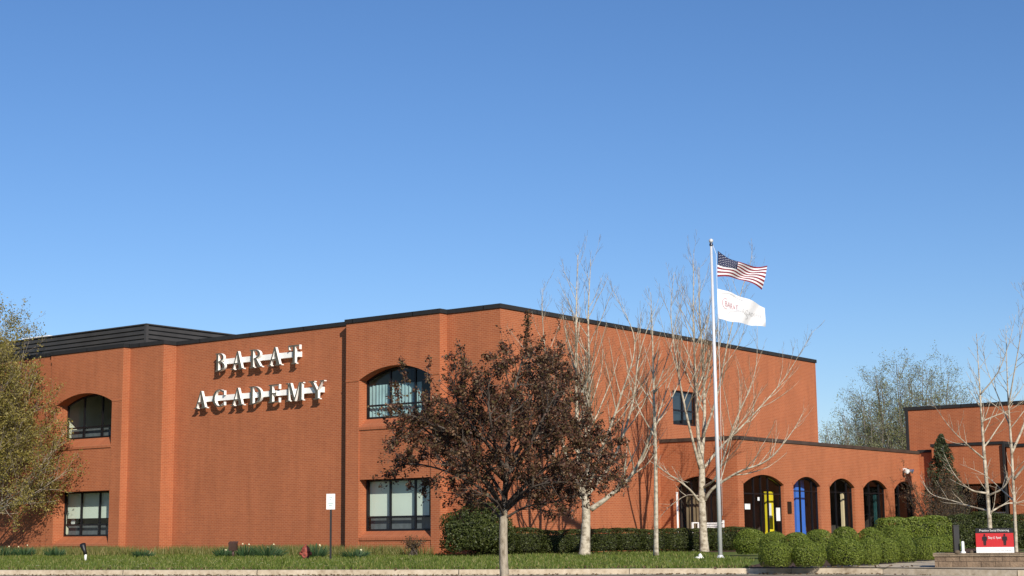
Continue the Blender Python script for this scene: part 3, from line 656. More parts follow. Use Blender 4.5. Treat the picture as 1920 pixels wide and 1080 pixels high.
m.ubox(-8, -4.5, 30.81, 30.87, 1.0, 1.07); m.build('entrance_frame', M['frame'], rb)
m = MB(); m.ubox(-7.3, -6.1, 30.5, 30.7, 0.62, 0.70); m.ubox(-7.25, -7.2, 30.55, 30.65, -.9, .62); m.ubox(-6.2, -6.15, 30.55, 30.65, -.9, .62); m.build('handrail', M['white'], rb)

# ------------------------------------------------------------------ trees
def catmull(P, n=6):
    P = [Vector(p) for p in P]; Q = [P[0]*2-P[1]] + P + [P[-1]*2-P[-2]]; out = []
    for i in range(1, len(Q)-2):
        for k in range(n):
            t = k/n; a, b, c, d = Q[i-1], Q[i], Q[i+1], Q[i+2]
            out.append(0.5*((2*b) + (c-a)*t + (2*a-5*b+4*c-d)*t*t + (3*b-a-3*c+d)*t**3))
    out.append(P[-1]); return out
class Tree:
    def __init__(s, seed, up=0.25, wig=0.12, maxl=3, dens=(2.2, 3.0, 4.5), ang=(32, 55), ratio=(0.5, 0.5, 0.5), sides=(8, 5, 3, 3), minr=0.004, keep=None, tf=0.65):
        s.r = random.Random(seed); s.up, s.wig, s.maxl, s.dens, s.ang, s.ratio, s.sides, s.minr, s.keep, s.tf = up, wig, maxl, dens, ang, ratio, sides, minr, keep, tf
        s.trunk = MB(); s.crown = MB(); s.tips = []
    def child(s, p, d, L, r, lv):
        R = s.r; n = 5 if lv < 3 else 4; st = L/n; pts = [p.copy()]; dd = d.copy(); rad = [r]
        for i in range(n):
            dd = (dd + Vector((R.gauss(0, s.wig), R.gauss(0, s.wig), R.gauss(0, s.wig) + s.up*0.35))).normalized()
            q = pts[-1] + dd*st
            if s.keep and not s.keep(q): break
            pts.append(q); rad.append(max(s.minr*0.6, r*(1-0.78*(i+1)/n)))
        if len(pts) < 2: return
        s.crown.tube(pts, rad, s.sides[min(lv, len(s.sides)-1)], 0 if lv < 2 else 1, cap=False)
        s.spawn(pts, rad, L, lv)
    def spawn(s, pts, rad, L, lv, t0=0.2, k=None):
        R = s.r
        if lv >= s.maxl: s.tips.append(pts)
        elif lv == s.maxl-1: s.tips.append(pts[len(pts)//2:])
        if lv >= s.maxl: return
        num = k if k is not None else max(2, int(L*s.dens[lv]+R.random()))
        for i in range(num):
            t = t0 + (1-t0)*(i+R.random())/num; f = t*(len(pts)-1); a = min(int(f), len(pts)-2); p = pts[a].lerp(pts[a+1], f-a)
            d = (pts[a+1]-pts[a]).normalized(); o = d.orthogonal().normalized(); o.rotate(Matrix.Rotation(R.uniform(0, 6.283), 3, d))
            an = math.radians(R.uniform(*s.ang)); nd = (d*math.cos(an) + o*math.sin(an)); nd.z += s.up*0.5; nd.normalize()
            l = L*s.ratio[lv]*(1.15-s.tf*t)*R.uniform(0.7, 1.25); rr = max(s.minr, (rad[a] if hasattr(rad, '__len__') else rad)*0.55)
            if l > 0.08: s.child(p, nd, l, min(rr, l*0.017+0.0025), lv+1)
    def limb(s, P, r0, r1, lv=0, k=None, t0=0.2, trunk=False, smooth=6):
        pts = catmull(P, smooth); n = len(pts); rad = [r0+(r1-r0)*(i/(n-1))**0.8 for i in range(n)]
        L = sum((b-a).length for a, b in zip(pts, pts[1:]))
        if trunk: rad = [r*(1+0.22*math.exp(-(pts[i]-pts[0]).length/0.22)) for i, r in enumerate(rad)]
        (s.trunk if trunk else s.crown).tube(pts, rad, 12 if trunk else s.sides[min(lv, 3)]+1, 0, cap=True)
        if k != 0: s.spawn(pts, rad, L, lv, t0, k)
        return pts, rad
    def leaves(s, total, spread, size, rr, asp=0.55, keep=None):
        C = []; Ls = [sum((b-a).length for a, b in zip(p, p[1:])) for p in s.tips]; per_m = total/max(1e-6, sum(Ls))
        for pts, L in zip(s.tips, Ls):
            n = int(L*per_m*rr.choice((0.15, 0.6, 1.0, 2.2)) + rr.random())
            for _ in range(n):
                f = rr.random()*(len(pts)-1); a = min(int(f), len(pts)-2); p = pts[a].lerp(pts[a+1], f-a)
                q = p + Vector((rr.gauss(0, spread), rr.gauss(0, spread), rr.gauss(0, spread)))
                if keep is None or keep(q): C.append(q[:])
        return leaf_quads(np.array(C), size, asp)
def leaf_quads(C, size, asp=0.55, normals=None):
    n = len(C)
    h = nrng.normal(size=(n, 3)); h /= np.linalg.norm(h, axis=1)[:, None]
    if normals is not None:
        h = normals + h*0.75; h /= np.linalg.norm(h, axis=1)[:, None]
    a = np.cross(h, nrng.normal(size=(n, 3))); a /= np.linalg.norm(a, axis=1)[:, None]; b = np.cross(h, a)
    sz = (size*nrng.uniform(0.6, 1.35, n))[:, None]
    V = np.empty((n, 4, 3)); V[:, 0] = C-a*sz*0.5; V[:, 1] = C+b*sz*asp*0.5; V[:, 2] = C+a*sz*0.5; V[:, 3] = C-b*sz*asp*0.5
    return V.reshape(-1, 3)
def px(*pp, Y0): return [at(p[0], p[1], Y0+(p[2] if len(p) > 2 else 0)) for p in pp]

def bare_tree(name, label, base, limbs, seed, Y0, kw=None, group=None, twigmat='twig_pale', buds=None, lk=0.84):
    kw = kw or {}
    root = empty(name, base, label, 'tree', group); T = Tree(seed, **kw)
    for L in limbs:
        k_ = 1.0 if L.get('trunk') else lk
        T.limb(px(*L['p'], Y0=Y0), L['r'][0]*k_, L['r'][1]*k_*.8, L.get('lv', 0), L.get('k'), L.get('t0', 0.25), L.get('trunk', False))
    T.trunk.build('trunk', M['bark_pale'], root); T.crown.build('crown', [M['bark_pale'], M[twigmat]], root)
    if buds: np_quads('buds', T.leaves(*buds, T.r), M['bud'], root)
    return root
GB = 'bare pale barked trees in front of the school'
KB = dict(up=0.42, wig=0.08, maxl=3, dens=(2.3, 3.2, 3.6), ang=(28, 52), ratio=(0.42, 0.48, 0.48), minr=0.0046, tf=0.9)
Y1 = 53.55
bare_tree('bare_tree', 'stout bare tree whose thick pale trunk splits into twin leaders and a long right limb', (2.34, 53.55, -0.83), [
    dict(p=[(1096, 1044), (1098, 1000), (1099, 955), (1096, 925)], r=(0.185, 0.155), trunk=True, k=0),
    dict(p=[(1096, 935), (1085, 860, -.2), (1081, 760, -.3), (1080, 620, -.3), (1083, 478, -.2)], r=(0.13, 0.012), k=20),
    dict(p=[(1100, 930), (1103, 840, .3), (1105, 720, .4), (1103, 590, .5), (1108, 486, .5)], r=(0.12, 0.010), k=20),
    dict(p=[(1108, 955), (1140, 932, -.2), (1185, 890, -.5), (1215, 830, -.7), (1240, 760, -.8), (1262, 700, -.9)], r=(0.12, 0.012), k=16),
    dict(p=[(1100, 930), (1150, 860, .7), (1185, 760, 1.0), (1200, 660, 1.2), (1235, 560, 1.4)], r=(0.09, 0.008), k=15),
    dict(p=[(1098, 925), (1130, 840, -.8), (1165, 740, -1.2), (1190, 640, -1.4), (1150, 545, -1.5)], r=(0.08, 0.008), k=14),
    dict(p=[(1092, 930), (1060, 850, -.5), (1035, 740, -.8), (1020, 640, -.9), (1016, 540, -1)], r=(0.08, 0.008), k=14),
    dict(p=[(1092, 935), (1050, 880, .6), (1015, 800, 1.0), (985, 720, 1.2)], r=(0.07, 0.008), k=10)], 11, Y1, KB, GB)
Y2 = 51.42
KB2 = dict(KB, dens=(2.0, 3.0, 3.2), ratio=(0.30, 0.45, 0.45), up=0.3)
bare_tree('bare_tree', 'slim bare tree with a straight pole-like trunk between the two stouter ones', (4.55, 51.42, -0.84), [
    dict(p=[(1230, 1045), (1230, 960), (1229, 860), (1227, 780)], r=(0.085, 0.06), trunk=True, k=8, t0=.55),
    dict(p=[(1227, 785), (1225, 700), (1223, 620), (1220, 548)], r=(0.058, 0.008), k=18, t0=0.05),
    dict(p=[(1229, 870), (1255, 890, -.3), (1290, 905, -.6)], r=(0.03, 0.006), k=5),
    dict(p=[(1228, 800), (1260, 745, .3), (1285, 690, .5), (1300, 640, .6)], r=(0.035, 0.006), k=9),
    dict(p=[(1228, 820), (1200, 770, -.3), (1180, 715, -.5), (1172, 660, -.6)], r=(0.032, 0.006), k=9),
    dict(p=[(1226, 740), (1245, 690, -.4), (1262, 635, -.6), (1270, 580, -.7)], r=(0.03, 0.005), k=8)], 12, Y2, KB2, GB)
Y3 = 58.78
bare_tree('bare_tree', 'tall bare tree behind the flagpole with wide low limbs reaching right', (6.97, 58.78, -0.82), [
    dict(p=[(1321, 1038), (1318, 985), (1316, 930), (1316, 880), (1313, 850)], r=(0.165, 0.125), trunk=True, k=0),
    dict(p=[(1312, 860), (1307, 780), (1303, 690), (1300, 590), (1301, 468)], r=(0.105, 0.010), k=20),
    dict(p=[(1315, 860), (1321, 780, .4), (1318, 690, .7), (1312, 590, .8), (1310, 500, .9)], r=(0.11, 0.010), k=18),
    dict(p=[(1313, 880), (1290, 790, -.6), (1270, 690, -1.0), (1258, 590, -1.2), (1264, 510, -1.3)], r=(0.075, 0.008), k=15),
    dict(p=[(1320, 940), (1338, 915, -.4), (1385, 885, -.9), (1440, 862, -1.3), (1485, 810, -1.5), (1510, 765, -1.6)], r=(0.085, 0.008), k=14),
    dict(p=[(1318, 880), (1350, 840, .5), (1410, 780, .9), (1470, 710, 1.2), (1525, 620, 1.4)], r=(0.075, 0.007), k=15),
    dict(p=[(1311, 940), (1290, 915, -.5), (1255, 890, -.9), (1215, 862, -1.2)], r=(0.065, 0.008), k=10),
    dict(p=[(1318, 915), (1345, 890, -1.0), (1375, 800, -1.7), (1415, 700, -2.1), (1420, 610, -2.3)], r=(0.065, 0.007), k=13),
    dict(p=[(1318, 820), (1345, 740, -.3), (1365, 640, -.5), (1392, 540, -.6), (1412, 478, -.7)], r=(0.06, 0.006), k=13),
    dict(p=[(1310, 930), (1285, 930, .6), (1250, 955, 1.0), (1228, 985, 1.2)], r=(0.04, 0.006), k=6)], 13, Y3, KB, GB)
Y4 = 38.5
KB4 = dict(KB, up=0.22, dens=(2.6, 3.2, 3.2), ratio=(0.36, 0.45, 0.45), minr=0.0045, ang=(30, 58))
bare_tree('bare_tree', 'bare white-trunked tree rising behind the red notice board', tuple(at(1858, 1045, Y4)), [
    dict(p=[(1859, 1048), (1856, 985), (1851, 920), (1846, 860)], r=(0.060, 0.050), trunk=True, k=4, t0=.4),
    dict(p=[(1846, 862), (1841, 790), (1836, 710), (1831, 625)], r=(0.060, 0.009), k=14, t0=.1),
    dict(p=[(1851, 925), (1820, 918, -.3), (1790, 890, -.6), (1765, 840, -.9)], r=(0.04, 0.006), k=9),
    dict(p=[(1850, 930), (1880, 915, -.3), (1905, 880, -.6), (1935, 850, -.9)], r=(0.04, 0.006), k=8),
    dict(p=[(1854, 958), (1822, 950, .4), (1790, 940, .7), (1745, 925, .9), (1725, 890, 1)], r=(0.035, 0.005), k=9),
    dict(p=[(1854, 962), (1885, 945, .3), (1915, 940, .6), (1950, 920, .8)], r=(0.035, 0.005), k=8),
    dict(p=[(1845, 860), (1815, 835, -.5), (1780, 800, -.9), (1745, 750, -1.1)], r=(0.035, 0.005), k=9),
    dict(p=[(1841, 790), (1865, 780, .3), (1900, 765, .5), (1940, 735, .6)], r=(0.032, 0.005), k=9),
    dict(p=[(1838, 740), (1870, 700, -.3), (1890, 650, -.5), (1905, 590, -.6)], r=(0.03, 0.005), k=9)], 14, Y4, KB4, GB, lk=0.72)
Y5 = 35.2
bare_tree('bare_tree', 'bare pale tree at the right edge growing from the block planter', tuple(at(1906, 1045, Y5)), [
    dict(p=[(1906, 1050), (1904, 990), (1900, 910), (1896, 830)], r=(0.040, 0.034), trunk=True, k=4, t0=.4),
    dict(p=[(1896, 832), (1891, 760), (1888, 690), (1886, 610)], r=(0.041, 0.007), k=12, t0=.1),
    dict(p=[(1902, 940), (1880, 920, .4), (1845, 890, .7), (1800, 870, .8)], r=(0.028, 0.004), k=8),
    dict(p=[(1900, 900), (1930, 860, -.3), (1960, 800, -.5), (1990, 730, -.6)], r=(0.04, 0.006), k=9),
    dict(p=[(1897, 850), (1925, 780, .4), (1940, 690, .6), (1935, 590, .7), (1920, 540, .7)], r=(0.045, 0.006), k=12),
    dict(p=[(1894, 800), (1870, 740, .3), (1850, 690, .5), (1840, 640, .5)], r=(0.025, 0.004), k=8),
    dict(p=[(1891, 760), (1905, 680, -.4), (1920, 600, -.6), (1945, 520, -.7)], r=(0.028, 0.004), k=9)], 15, Y5, KB4, GB, lk=0.72)

# crab apples: bronze leaves
def crabapple(base, seed, label, limbs_px=None, Y=24.0):
    root = empty('crabapple_tree', base, label, 'tree', 'crab apples with bronze leaves')
    T = Tree(seed, up=0.16, wig=0.14, maxl=3, dens=(5.2, 6.5, 7.5), ang=(38, 70), ratio=(0.38, 0.5, 0.5), sides=(7, 5, 3, 3), minr=0.0035)
    b = Vector(base); s = Y/FPX
    def q(x, y, dy=0.0): return at(x, y, Y+dy)
    T.limb([b, q(944, 1040), q(944, 985), q(945, 945)], 0.072, 0.060, 0, 0, trunk=True)
    for P, r, k in (([(945, 950), (950, 880), (955, 800, .05), (962, 740, .1), (975, 690, .1), (982, 665, .1)], .052, 24),
                 ([(944, 955), (905, 900, -.25), (850, 850, -.5), (790, 800, -.65), (745, 775, -.7)], .035, 20),
                 ([(944, 960), (900, 915, .3), (840, 885, .6), (780, 870, .7), (730, 875, .8)], .030, 17),
                 ([(946, 950), (990, 905, -.3), (1050, 862, -.5), (1110, 850, -.6), (1165, 872, -.7)], .034, 26),
                 ([(946, 960), (1000, 915, .35), (1060, 895, .6), (1115, 893, .8), (1160, 893, .9)], .030, 24), ([(946, 955), (985, 920, -.6), (1030, 905, -.9), (1085, 905, -1.1)], .026, 18), ([(945, 955), (915, 905, -.7), (870, 880, -1.0), (815, 868, -1.2)], .026, 18), ([(946, 900), (1020, 800, .8), (1065, 800, 1.1), (1105, 825, 1.2)], .026, 16), ([(944, 900), (860, 820, -.8), (800, 790, -1.0), (760, 775, -1.1)], .026, 16),
                 ([(949, 880), (908, 825, -.3), (870, 780, -.55), (852, 725, -.6), (858, 695, -.6)], .034, 20),
                 ([(951, 870), (1000, 812, .3), (1040, 760, .5), (1052, 735, .6), (1054, 705, .6)], .034, 18), ([(944, 978), (915, 948, .2), (872, 930, .4), (825, 922, .5)], .022, 16), ([(946, 972), (988, 950, -.2), (1042, 940, -.4), (1095, 925, -.5)], .022, 18), ([(945, 968), (930, 940, -.5), (900, 925, -.9), (880, 915, -1.1)], .02, 14), ([(945, 960), (975, 935, .6), (1010, 925, 1.0), (1040, 915, 1.2)], .02, 14),
                 ([(947, 905), (932, 850, -.7), (920, 790, -1.15), (915, 735, -1.3), (922, 700, -1.35)], .030, 18),
                 ([(949, 895), (975, 842, .8), (990, 780, 1.2), (1000, 730, 1.35), (1015, 690, 1.4)], .030, 18),
                 ([(946, 930), (985, 850, -.7), (1020, 780, -1.0), (1045, 735, -1.1)], .028, 17),
                 ([(944, 930), (890, 850, .6), (835, 825, .9), (790, 785, 1.0)], .028, 17)):
        T.limb([q(*p) for p in P], r, 0.006, 0, k, 0.22)
    for pp in ([(984, 672), (988, 620), (990, 584)], [(868, 690), (864, 660), (858, 640)], [(950, 670), (942, 640), (938, 610)], [(1003, 690), (1012, 650), (1022, 628)], [(1035, 690), (1042, 640), (1048, 600)], [(760, 720), (756, 690), (752, 672)], [(800, 715), (803, 690), (806, 668)]):
        pts = [q(*p) for p in pp]; T.crown.tube(pts, [.006, .005, .003], 4, 1, False); T.tips.append(pts)
    T.trunk.build('trunk', M['bark_grey'], root); T.crown.build('branches', [M['bark_dark'], M['bark_dark']], root)
    np_quads('crown', T.leaves(52000, 0.030, 0.045, T.r, 0.62), M['crab'], root)
    return root
ct = crabapple((-0.14, 24.0, -1.03), 21, 'bronze-leaved crab apple standing in the foreground before the brick corner')
def copy_tree(o, parent=None):
    c = o.copy(); COL.objects.link(c)
    if parent is not None: c.parent = parent
    for ch in list(o.children): copy_tree(ch, c)
    return c
c2 = copy_tree(ct); c2.location = Vector((8.42, 21.0, -1.0)); c2.rotation_euler.z = 2.2
c2['label'] = 'bronze-leaved crab apple whose twig tips enter at the right edge'
# planting strip under the crab apples, on the street side
ps = MB(); ps.bx(-14, 24, 19.6, 25.6, -1.095, -1.0)
tag(ps.build('planting_strip', M['mulch']), kind='structure')

# spring tree at the left edge
def spring_tree():
    base = (-23.5, 70.0, -0.86); root = empty('leafy_tree', base, 'tree in yellow-green spring leaf at the left edge by the brick wall', 'tree')
    keep = lambda q: (q-D0).dot(VA) < -1.25
    T = Tree(31, up=0.2, wig=0.12, maxl=3, dens=(2.4, 2.8, 3.0), ang=(30, 60), ratio=(0.42, 0.5, 0.5), sides=(7, 5, 3, 3), minr=0.006, keep=keep)
    b = Vector(base); tp = b+Vector((0.1, -.1, 2.0)); T.limb([b, b+Vector((0, 0, 1)), tp], .17, .14, 0, 0, trunk=True)
    for k, (dx, dy, z, kk) in enumerate([(0.2, 0, 10.5, 20), (0.9, -1.2, 9.7, 18), (1.7, -.3, 9.0, 17), (2.5, -1.5, 7.4, 16), (3.9, -1.0, 5.4, 14), (3.6, -2.2, 4.0, 13), (3.0, -.2, 2.9, 11), (1.2, -3.0, 8.5, 14), (1.8, -3.2, 4.8, 13), (-2.2, -1.6, 9, 13), (-3.2, -.6, 6, 12), (-1.5, -3, 6, 12), (2.6, -2.6, 2.6, 10), (4.2, -1.8, 3.6, 11)]):
        e = b+Vector((dx, dy, z)); mid = tp.lerp(e, 0.5)+Vector((dx*.12, dy*.12, -.1)); T.limb([tp-Vector((0, 0, .3)), mid, e], .075 if k < 3 else .05, .008, 0, kk, .2)
    T.trunk.build('trunk', M['bark_grey'], root); T.crown.build('branches', [M['bark_grey'], M['bark_grey']], root)
    np_quads('crown', T.leaves(62000, 0.12, 0.088, T.r, 0.6, keep), M['spring'], root)
spring_tree()

# trees beyond the roofs
def far_tree(loc, H, Rw, seed, label, leafy=9000, name='background_tree', n=26, k1=9):
    root = empty(name, loc, label, 'tree', 'budding trees beyond the roofs')
    T = Tree(seed, up=0.14, wig=0.10, maxl=3, dens=(1.8, 2.1, 2.2), ang=(28, 58), ratio=(0.36, 0.52, 0.5), sides=(6, 4, 3, 3), minr=0.011)
    b = Vector(loc); t = b+Vector((0, 0, H*.26)); T.limb([b, b+Vector((.05, 0, H*.13)), t], Rw*.055, Rw*.045, 0, 0, trunk=True)
    for k in range(n):
        a = k*2.4+seed; f = ((k*0.618+.13) % 1)**.55; th = math.acos(1-1.45*((k+.5)/n)); rr = Rw*math.sin(th); top = H*.68+H*.27*math.cos(th)
        e = b+Vector((rr*math.cos(a), rr*math.sin(a)*.8, top)); m = t.lerp(e, .5)+Vector((rr*.24*math.cos(a), rr*.2*math.sin(a), -.02*H))
        T.limb([t-Vector((0, 0, .25)), m, e], Rw*.019, .016, 0, k1, .22)
    T.trunk.build('trunk', M['bark_far'], root); T.crown.build('branches', [M['bark_far'], M['bark_far']], root)
    np_quads('crown', T.leaves(leafy, 0.20, 0.095, T.r, 0.6), M['bud'], root)
far_tree((29.6, 118, -1.0), 13.9, 4.3, 41, 'tall rounded tree in first bud, highest of the trees behind the roofs', 42000, n=46)
far_tree((26.0, 116, -1.0), 10.4, 3.4, 42, 'lower budding tree left of the tall rounded one behind the arcade roof', 13000, n=28)
far_tree((23.9, 121, -1.0), 8.6, 2.8, 43, 'grey twiggy tree next to the end of the tall brick wall', 1500, n=11)
far_tree((34.8, 122, -1.0), 11.4, 3.4, 44, 'thin nearly leafless tree right of the tall rounded one', 1200, n=12)
far_tree((38.2, 120, -1.0), 10.6, 3.2, 45, 'faint bare tree above the right hand flat roof', 400, n=11)
def blob(c, r, nlv, size, mat, seed, core=0.8, squash=0.0, parent=None, name='foliage', jit=0.16, box=0.0):
    """shrub: a dark core and many small leaves spread through the outer shell"""
    rg = np.random.default_rng(seed); n = nlv
    d = rg.normal(size=(n, 3)); d /= np.linalg.norm(d, axis=1)[:, None]; d[:, 2] = np.where(d[:, 2] < -0.75, -d[:, 2], d[:, 2])
    p = 2+box*6
    f = (np.abs(d)**p).sum(1)**(-1/p)
    lump = 1 + jit*0.5*(np.sin(d[:, 0]*5+seed)+np.sin(d[:, 1]*6+seed*2)+np.sin(d[:, 2]*7+seed*3))/1.5
    rad = f*lump*(1-0.26*rg.random(n)**2.6) + rg.normal(0, 0.008, n)
    C = np.array(c)+d*rad[:, None]*np.array(r)
    C = C[C[:, 2] > c[2]-r[2]*0.98]
    ok = None
    nm_ = (C-np.array(c))/np.array(r)**2; nm_ /= np.linalg.norm(nm_, axis=1)[:, None]
    V = leaf_quads(C, size, 0.6, nm_)
    return V
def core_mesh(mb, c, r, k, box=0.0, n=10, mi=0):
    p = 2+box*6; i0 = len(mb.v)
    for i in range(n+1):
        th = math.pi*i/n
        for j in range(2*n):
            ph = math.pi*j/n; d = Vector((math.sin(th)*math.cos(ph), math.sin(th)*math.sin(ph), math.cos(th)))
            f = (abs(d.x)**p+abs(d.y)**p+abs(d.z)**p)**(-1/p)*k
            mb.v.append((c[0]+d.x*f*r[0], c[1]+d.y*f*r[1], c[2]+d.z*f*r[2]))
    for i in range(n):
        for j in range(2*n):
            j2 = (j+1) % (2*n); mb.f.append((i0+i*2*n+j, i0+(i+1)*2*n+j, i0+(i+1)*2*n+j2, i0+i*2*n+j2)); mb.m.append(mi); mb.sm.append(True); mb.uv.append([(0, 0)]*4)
def join_mesh(name, V, mats, mb):                     # leaves (quads) plus core in one mesh
    k = len(V)//4; base = len(mb.v); fc = [tuple(base+4*i+j for j in range(4)) for i in range(k)]
    me = bpy.data.meshes.new(name); me.from_pydata(mb.v+[tuple(x) for x in V.tolist()], [], mb.f+fc)
    for m_ in mats: me.materials.append(m_)
    me.polygons.foreach_set('material_index', [1]*len(mb.f)+[0]*k); me.update(); return me
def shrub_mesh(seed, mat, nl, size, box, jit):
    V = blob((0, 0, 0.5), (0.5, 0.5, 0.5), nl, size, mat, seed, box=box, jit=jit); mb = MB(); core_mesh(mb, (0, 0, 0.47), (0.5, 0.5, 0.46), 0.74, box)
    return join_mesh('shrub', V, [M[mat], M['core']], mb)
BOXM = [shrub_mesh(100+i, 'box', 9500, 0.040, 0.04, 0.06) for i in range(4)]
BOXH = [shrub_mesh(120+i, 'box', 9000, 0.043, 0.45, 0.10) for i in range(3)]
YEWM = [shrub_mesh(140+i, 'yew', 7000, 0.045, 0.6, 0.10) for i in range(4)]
def put(me, name, x, y, wx, wy, h, label, cat, group, rz=0.0, dz=-0.03):
    o = bpy.data.objects.new(name, me); COL.objects.link(o); o.location = (x, y, gz(x, y)+dz); o.scale = (wx, wy, h); o.rotation_euler.z = rz
    return tag(o, label, cat, group)
def putpx(me, name, pxx, top, wpx, Y, label, cat, group, depth=None, rz=None):
    b = at(pxx, top, Y); wm = wpx/FPX*Y; h = b.z-gz(b.x, Y)+0.05; wm *= 0.94
    return put(me, name, b.x, Y, wm, depth or wm, h, label, cat, group, rng.uniform(0, 6.28) if rz is None else rz)
GX = 'clipped box shrubs by the entrance walk'
ordn = ['leftmost round box shrub of the front row', 'second round box shrub of the front row', 'large round box shrub, third of the front row', 'fourth box shrub of the front row, half behind its left neighbour',
        'fifth box shrub of the front row', 'sixth box shrub of the front row', 'seventh box shrub of the front row, beside the walkway']
for i, (x, top, wd, Y) in enumerate([(1453, 1017, 66, 36.4), (1515, 1017, 66, 36.2), (1583, 1011, 74, 36.6), (1628, 1012, 46, 37.3), (1660, 1009, 52, 38.4), (1697, 1009, 50, 39.2), (1732, 1007, 46, 40.4)]):
    putpx(BOXM[i % 4], 'box_shrub', x, top, wd, Y, ordn[i], 'shrub', GX)
for i, (x, top, wd, Y, lb) in enumerate([(1406, 994, 68, 50, 'round box shrub standing alone right of the flagpole'), (1450, 998, 56, 46, 'low box shrub before the yellow post'), (1493, 1000, 62, 43, 'box shrub behind the second round one'),
        (1535, 993, 58, 44.0, 'box shrub in the second row before the blue post'), (1583, 990, 60, 46.0, 'box shrub in the second row before the middle arch'), (1632, 990, 58, 46.0, 'box shrub in the second row before the fourth arch'), (1678, 988, 56, 48, 'last box shrub of the second row'), (1748, 1006, 60, 42.5, 'box shrub just left of the block planter'), (1775, 1005, 60, 44, 'box shrub behind the left end of the block planter')]):
    putpx(BOXM[(i+1) % 4], 'box_shrub', x, top, wd, Y, lb, 'shrub', GX)
GH = 'tall clipped hedge before the last arch'
for i, (x, top, wd, Y, lb) in enumerate([(1672, 973, 66, 56, 'left block of the tall hedge under the last arch'), (1714, 971, 66, 56.4, 'middle block of the tall hedge below the corner'), (1752, 970, 56, 56.8, 'right block of the tall hedge below the conifer')]):
    putpx(BOXH[i % 3], 'hedge_shrub', x, top, wd, Y, lb, 'hedge', GH, rz=0.2)
GR = 'dark hedge before the right hand entrance'
for i, (x, top, lb) in enumerate([(1800, 966, 'dark hedge shrub left of the white-trunked tree'), (1846, 963, 'dark hedge shrub straight behind the white trunk'), (1890, 965, 'dark hedge shrub behind the notice board right half'), (1934, 966, 'dark hedge shrub cut by the right edge')]):
    putpx(YEWM[i % 4], 'hedge_shrub', x, top, 62, 60, lb, 'hedge', GR, rz=0.1)
GW = 'clipped hedge along the tall side wall'
hl = [Vector((-0.55, 55.7, 0)), Vector((8.7, 61.9, 0))]
nm = ['first from the big round bush', 'second from the big round bush', 'third from the big round bush', 'fourth from the big round bush, left of the stout trunk', 'right behind the stout trunk', 'next right of the stout trunk', 'left of the slim trunk', 'right of the slim trunk', 'left of the tall trunk', 'behind the flagpole', 'at the right end of the hedge']
for i in range(11):
    p = hl[0].lerp(hl[1], i/10); p.y += rng.uniform(-.1, .1); top = 0.03+rng.uniform(-.05, .05)
    put(YEWM[i % 4], 'hedge_shrub', p.x, p.y, rng.uniform(1.18, 1.38), 1.3, top-gz(p.x, p.y)+.05, 'dark clipped hedge shrub '+nm[i], 'hedge', GW, 0.59)
# the big round evergreen bush at the bay
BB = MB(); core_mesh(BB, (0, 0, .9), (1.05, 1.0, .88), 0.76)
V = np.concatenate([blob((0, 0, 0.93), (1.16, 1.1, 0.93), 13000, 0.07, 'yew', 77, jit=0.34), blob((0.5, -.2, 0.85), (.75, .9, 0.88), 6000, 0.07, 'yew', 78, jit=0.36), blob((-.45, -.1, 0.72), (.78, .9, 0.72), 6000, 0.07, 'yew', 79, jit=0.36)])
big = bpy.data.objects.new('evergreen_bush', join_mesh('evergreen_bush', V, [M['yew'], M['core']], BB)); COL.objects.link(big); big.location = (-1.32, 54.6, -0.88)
tag(big, 'big loose rounded evergreen bush below the brick bay', 'bush')
# conifer and bare shrub in the corner
def conifer():
    c = at(1772, 965, 74.0); c.z = -0.85; root = empty('conifer_tree', c, 'narrow dark evergreen in the corner beside the gym block', 'tree')
    n = 9000; h = 5.0; z = nrng.random(n)**0.8; a = nrng.random(n)*6.283; r = (1.15*(1-z)**0.7+.03)*(0.35+.65*nrng.random(n)**.6)*(1+.30*np.sin(z*26+a*3))
    C = np.stack([c.x+r*np.cos(a), c.y+r*np.sin(a), c.z+0.15+z*h], 1); np_quads('crown', leaf_quads(C, 0.13, 0.4), M['conifer'], root)
    m = MB(); m.tube([c, c+Vector((0, 0, 2)), c+Vector((0, 0, 4.4))], [.10, .07, .02], 7); m.build('trunk', M['bark_dark'], root)
conifer()
def tangle(c, R, H, seed, label, leafy):
    root = empty('twiggy_shrub', c, label, 'shrub'); T = Tree(seed, up=.2, wig=.2, maxl=2, dens=(4, 5, 6), ang=(25, 60), ratio=(.4, .5, .5), sides=(4, 3, 3), minr=.006)
    R_ = random.Random(seed)
    for i in range(22):
        a = R_.uniform(0, 6.28); e = Vector(c)+Vector((R*math.cos(a)*R_.uniform(.2, 1), R*math.sin(a)*R_.uniform(.2, .8), H*R_.uniform(.5, 1))); T.limb([Vector(c)+Vector((R_.uniform(-.2, .2), R_.uniform(-.2, .2), 0)), Vector(c).lerp(e, .5)+Vector((0, 0, .2)), e], .02, .006, 0, 8)
    T.crown.build('branches', [M['bark_dark'], M['bark_dark']], root); np_quads('crown', T.leaves(leafy, .06, .07, T.r), M['drybush'], root)
cc = at(1750, 985, 73.0); tangle((cc.x, cc.y, -.85), 1.5, 3.6, 51, 'brown tangled bare shrub against the corner of the arcade', 2500)
cc = at(1790, 985, 70.0); tangle((cc.x, cc.y, -.85), 1.3, 2.6, 52, 'low brown twiggy shrub below the conifer', 1500)
cc = at(775, 1040, 56.0); tangle((cc.x, cc.y, gz(cc.x, cc.y)), .45, .55, 53, 'small dry twiggy shrub under the ground floor bay window', 500)

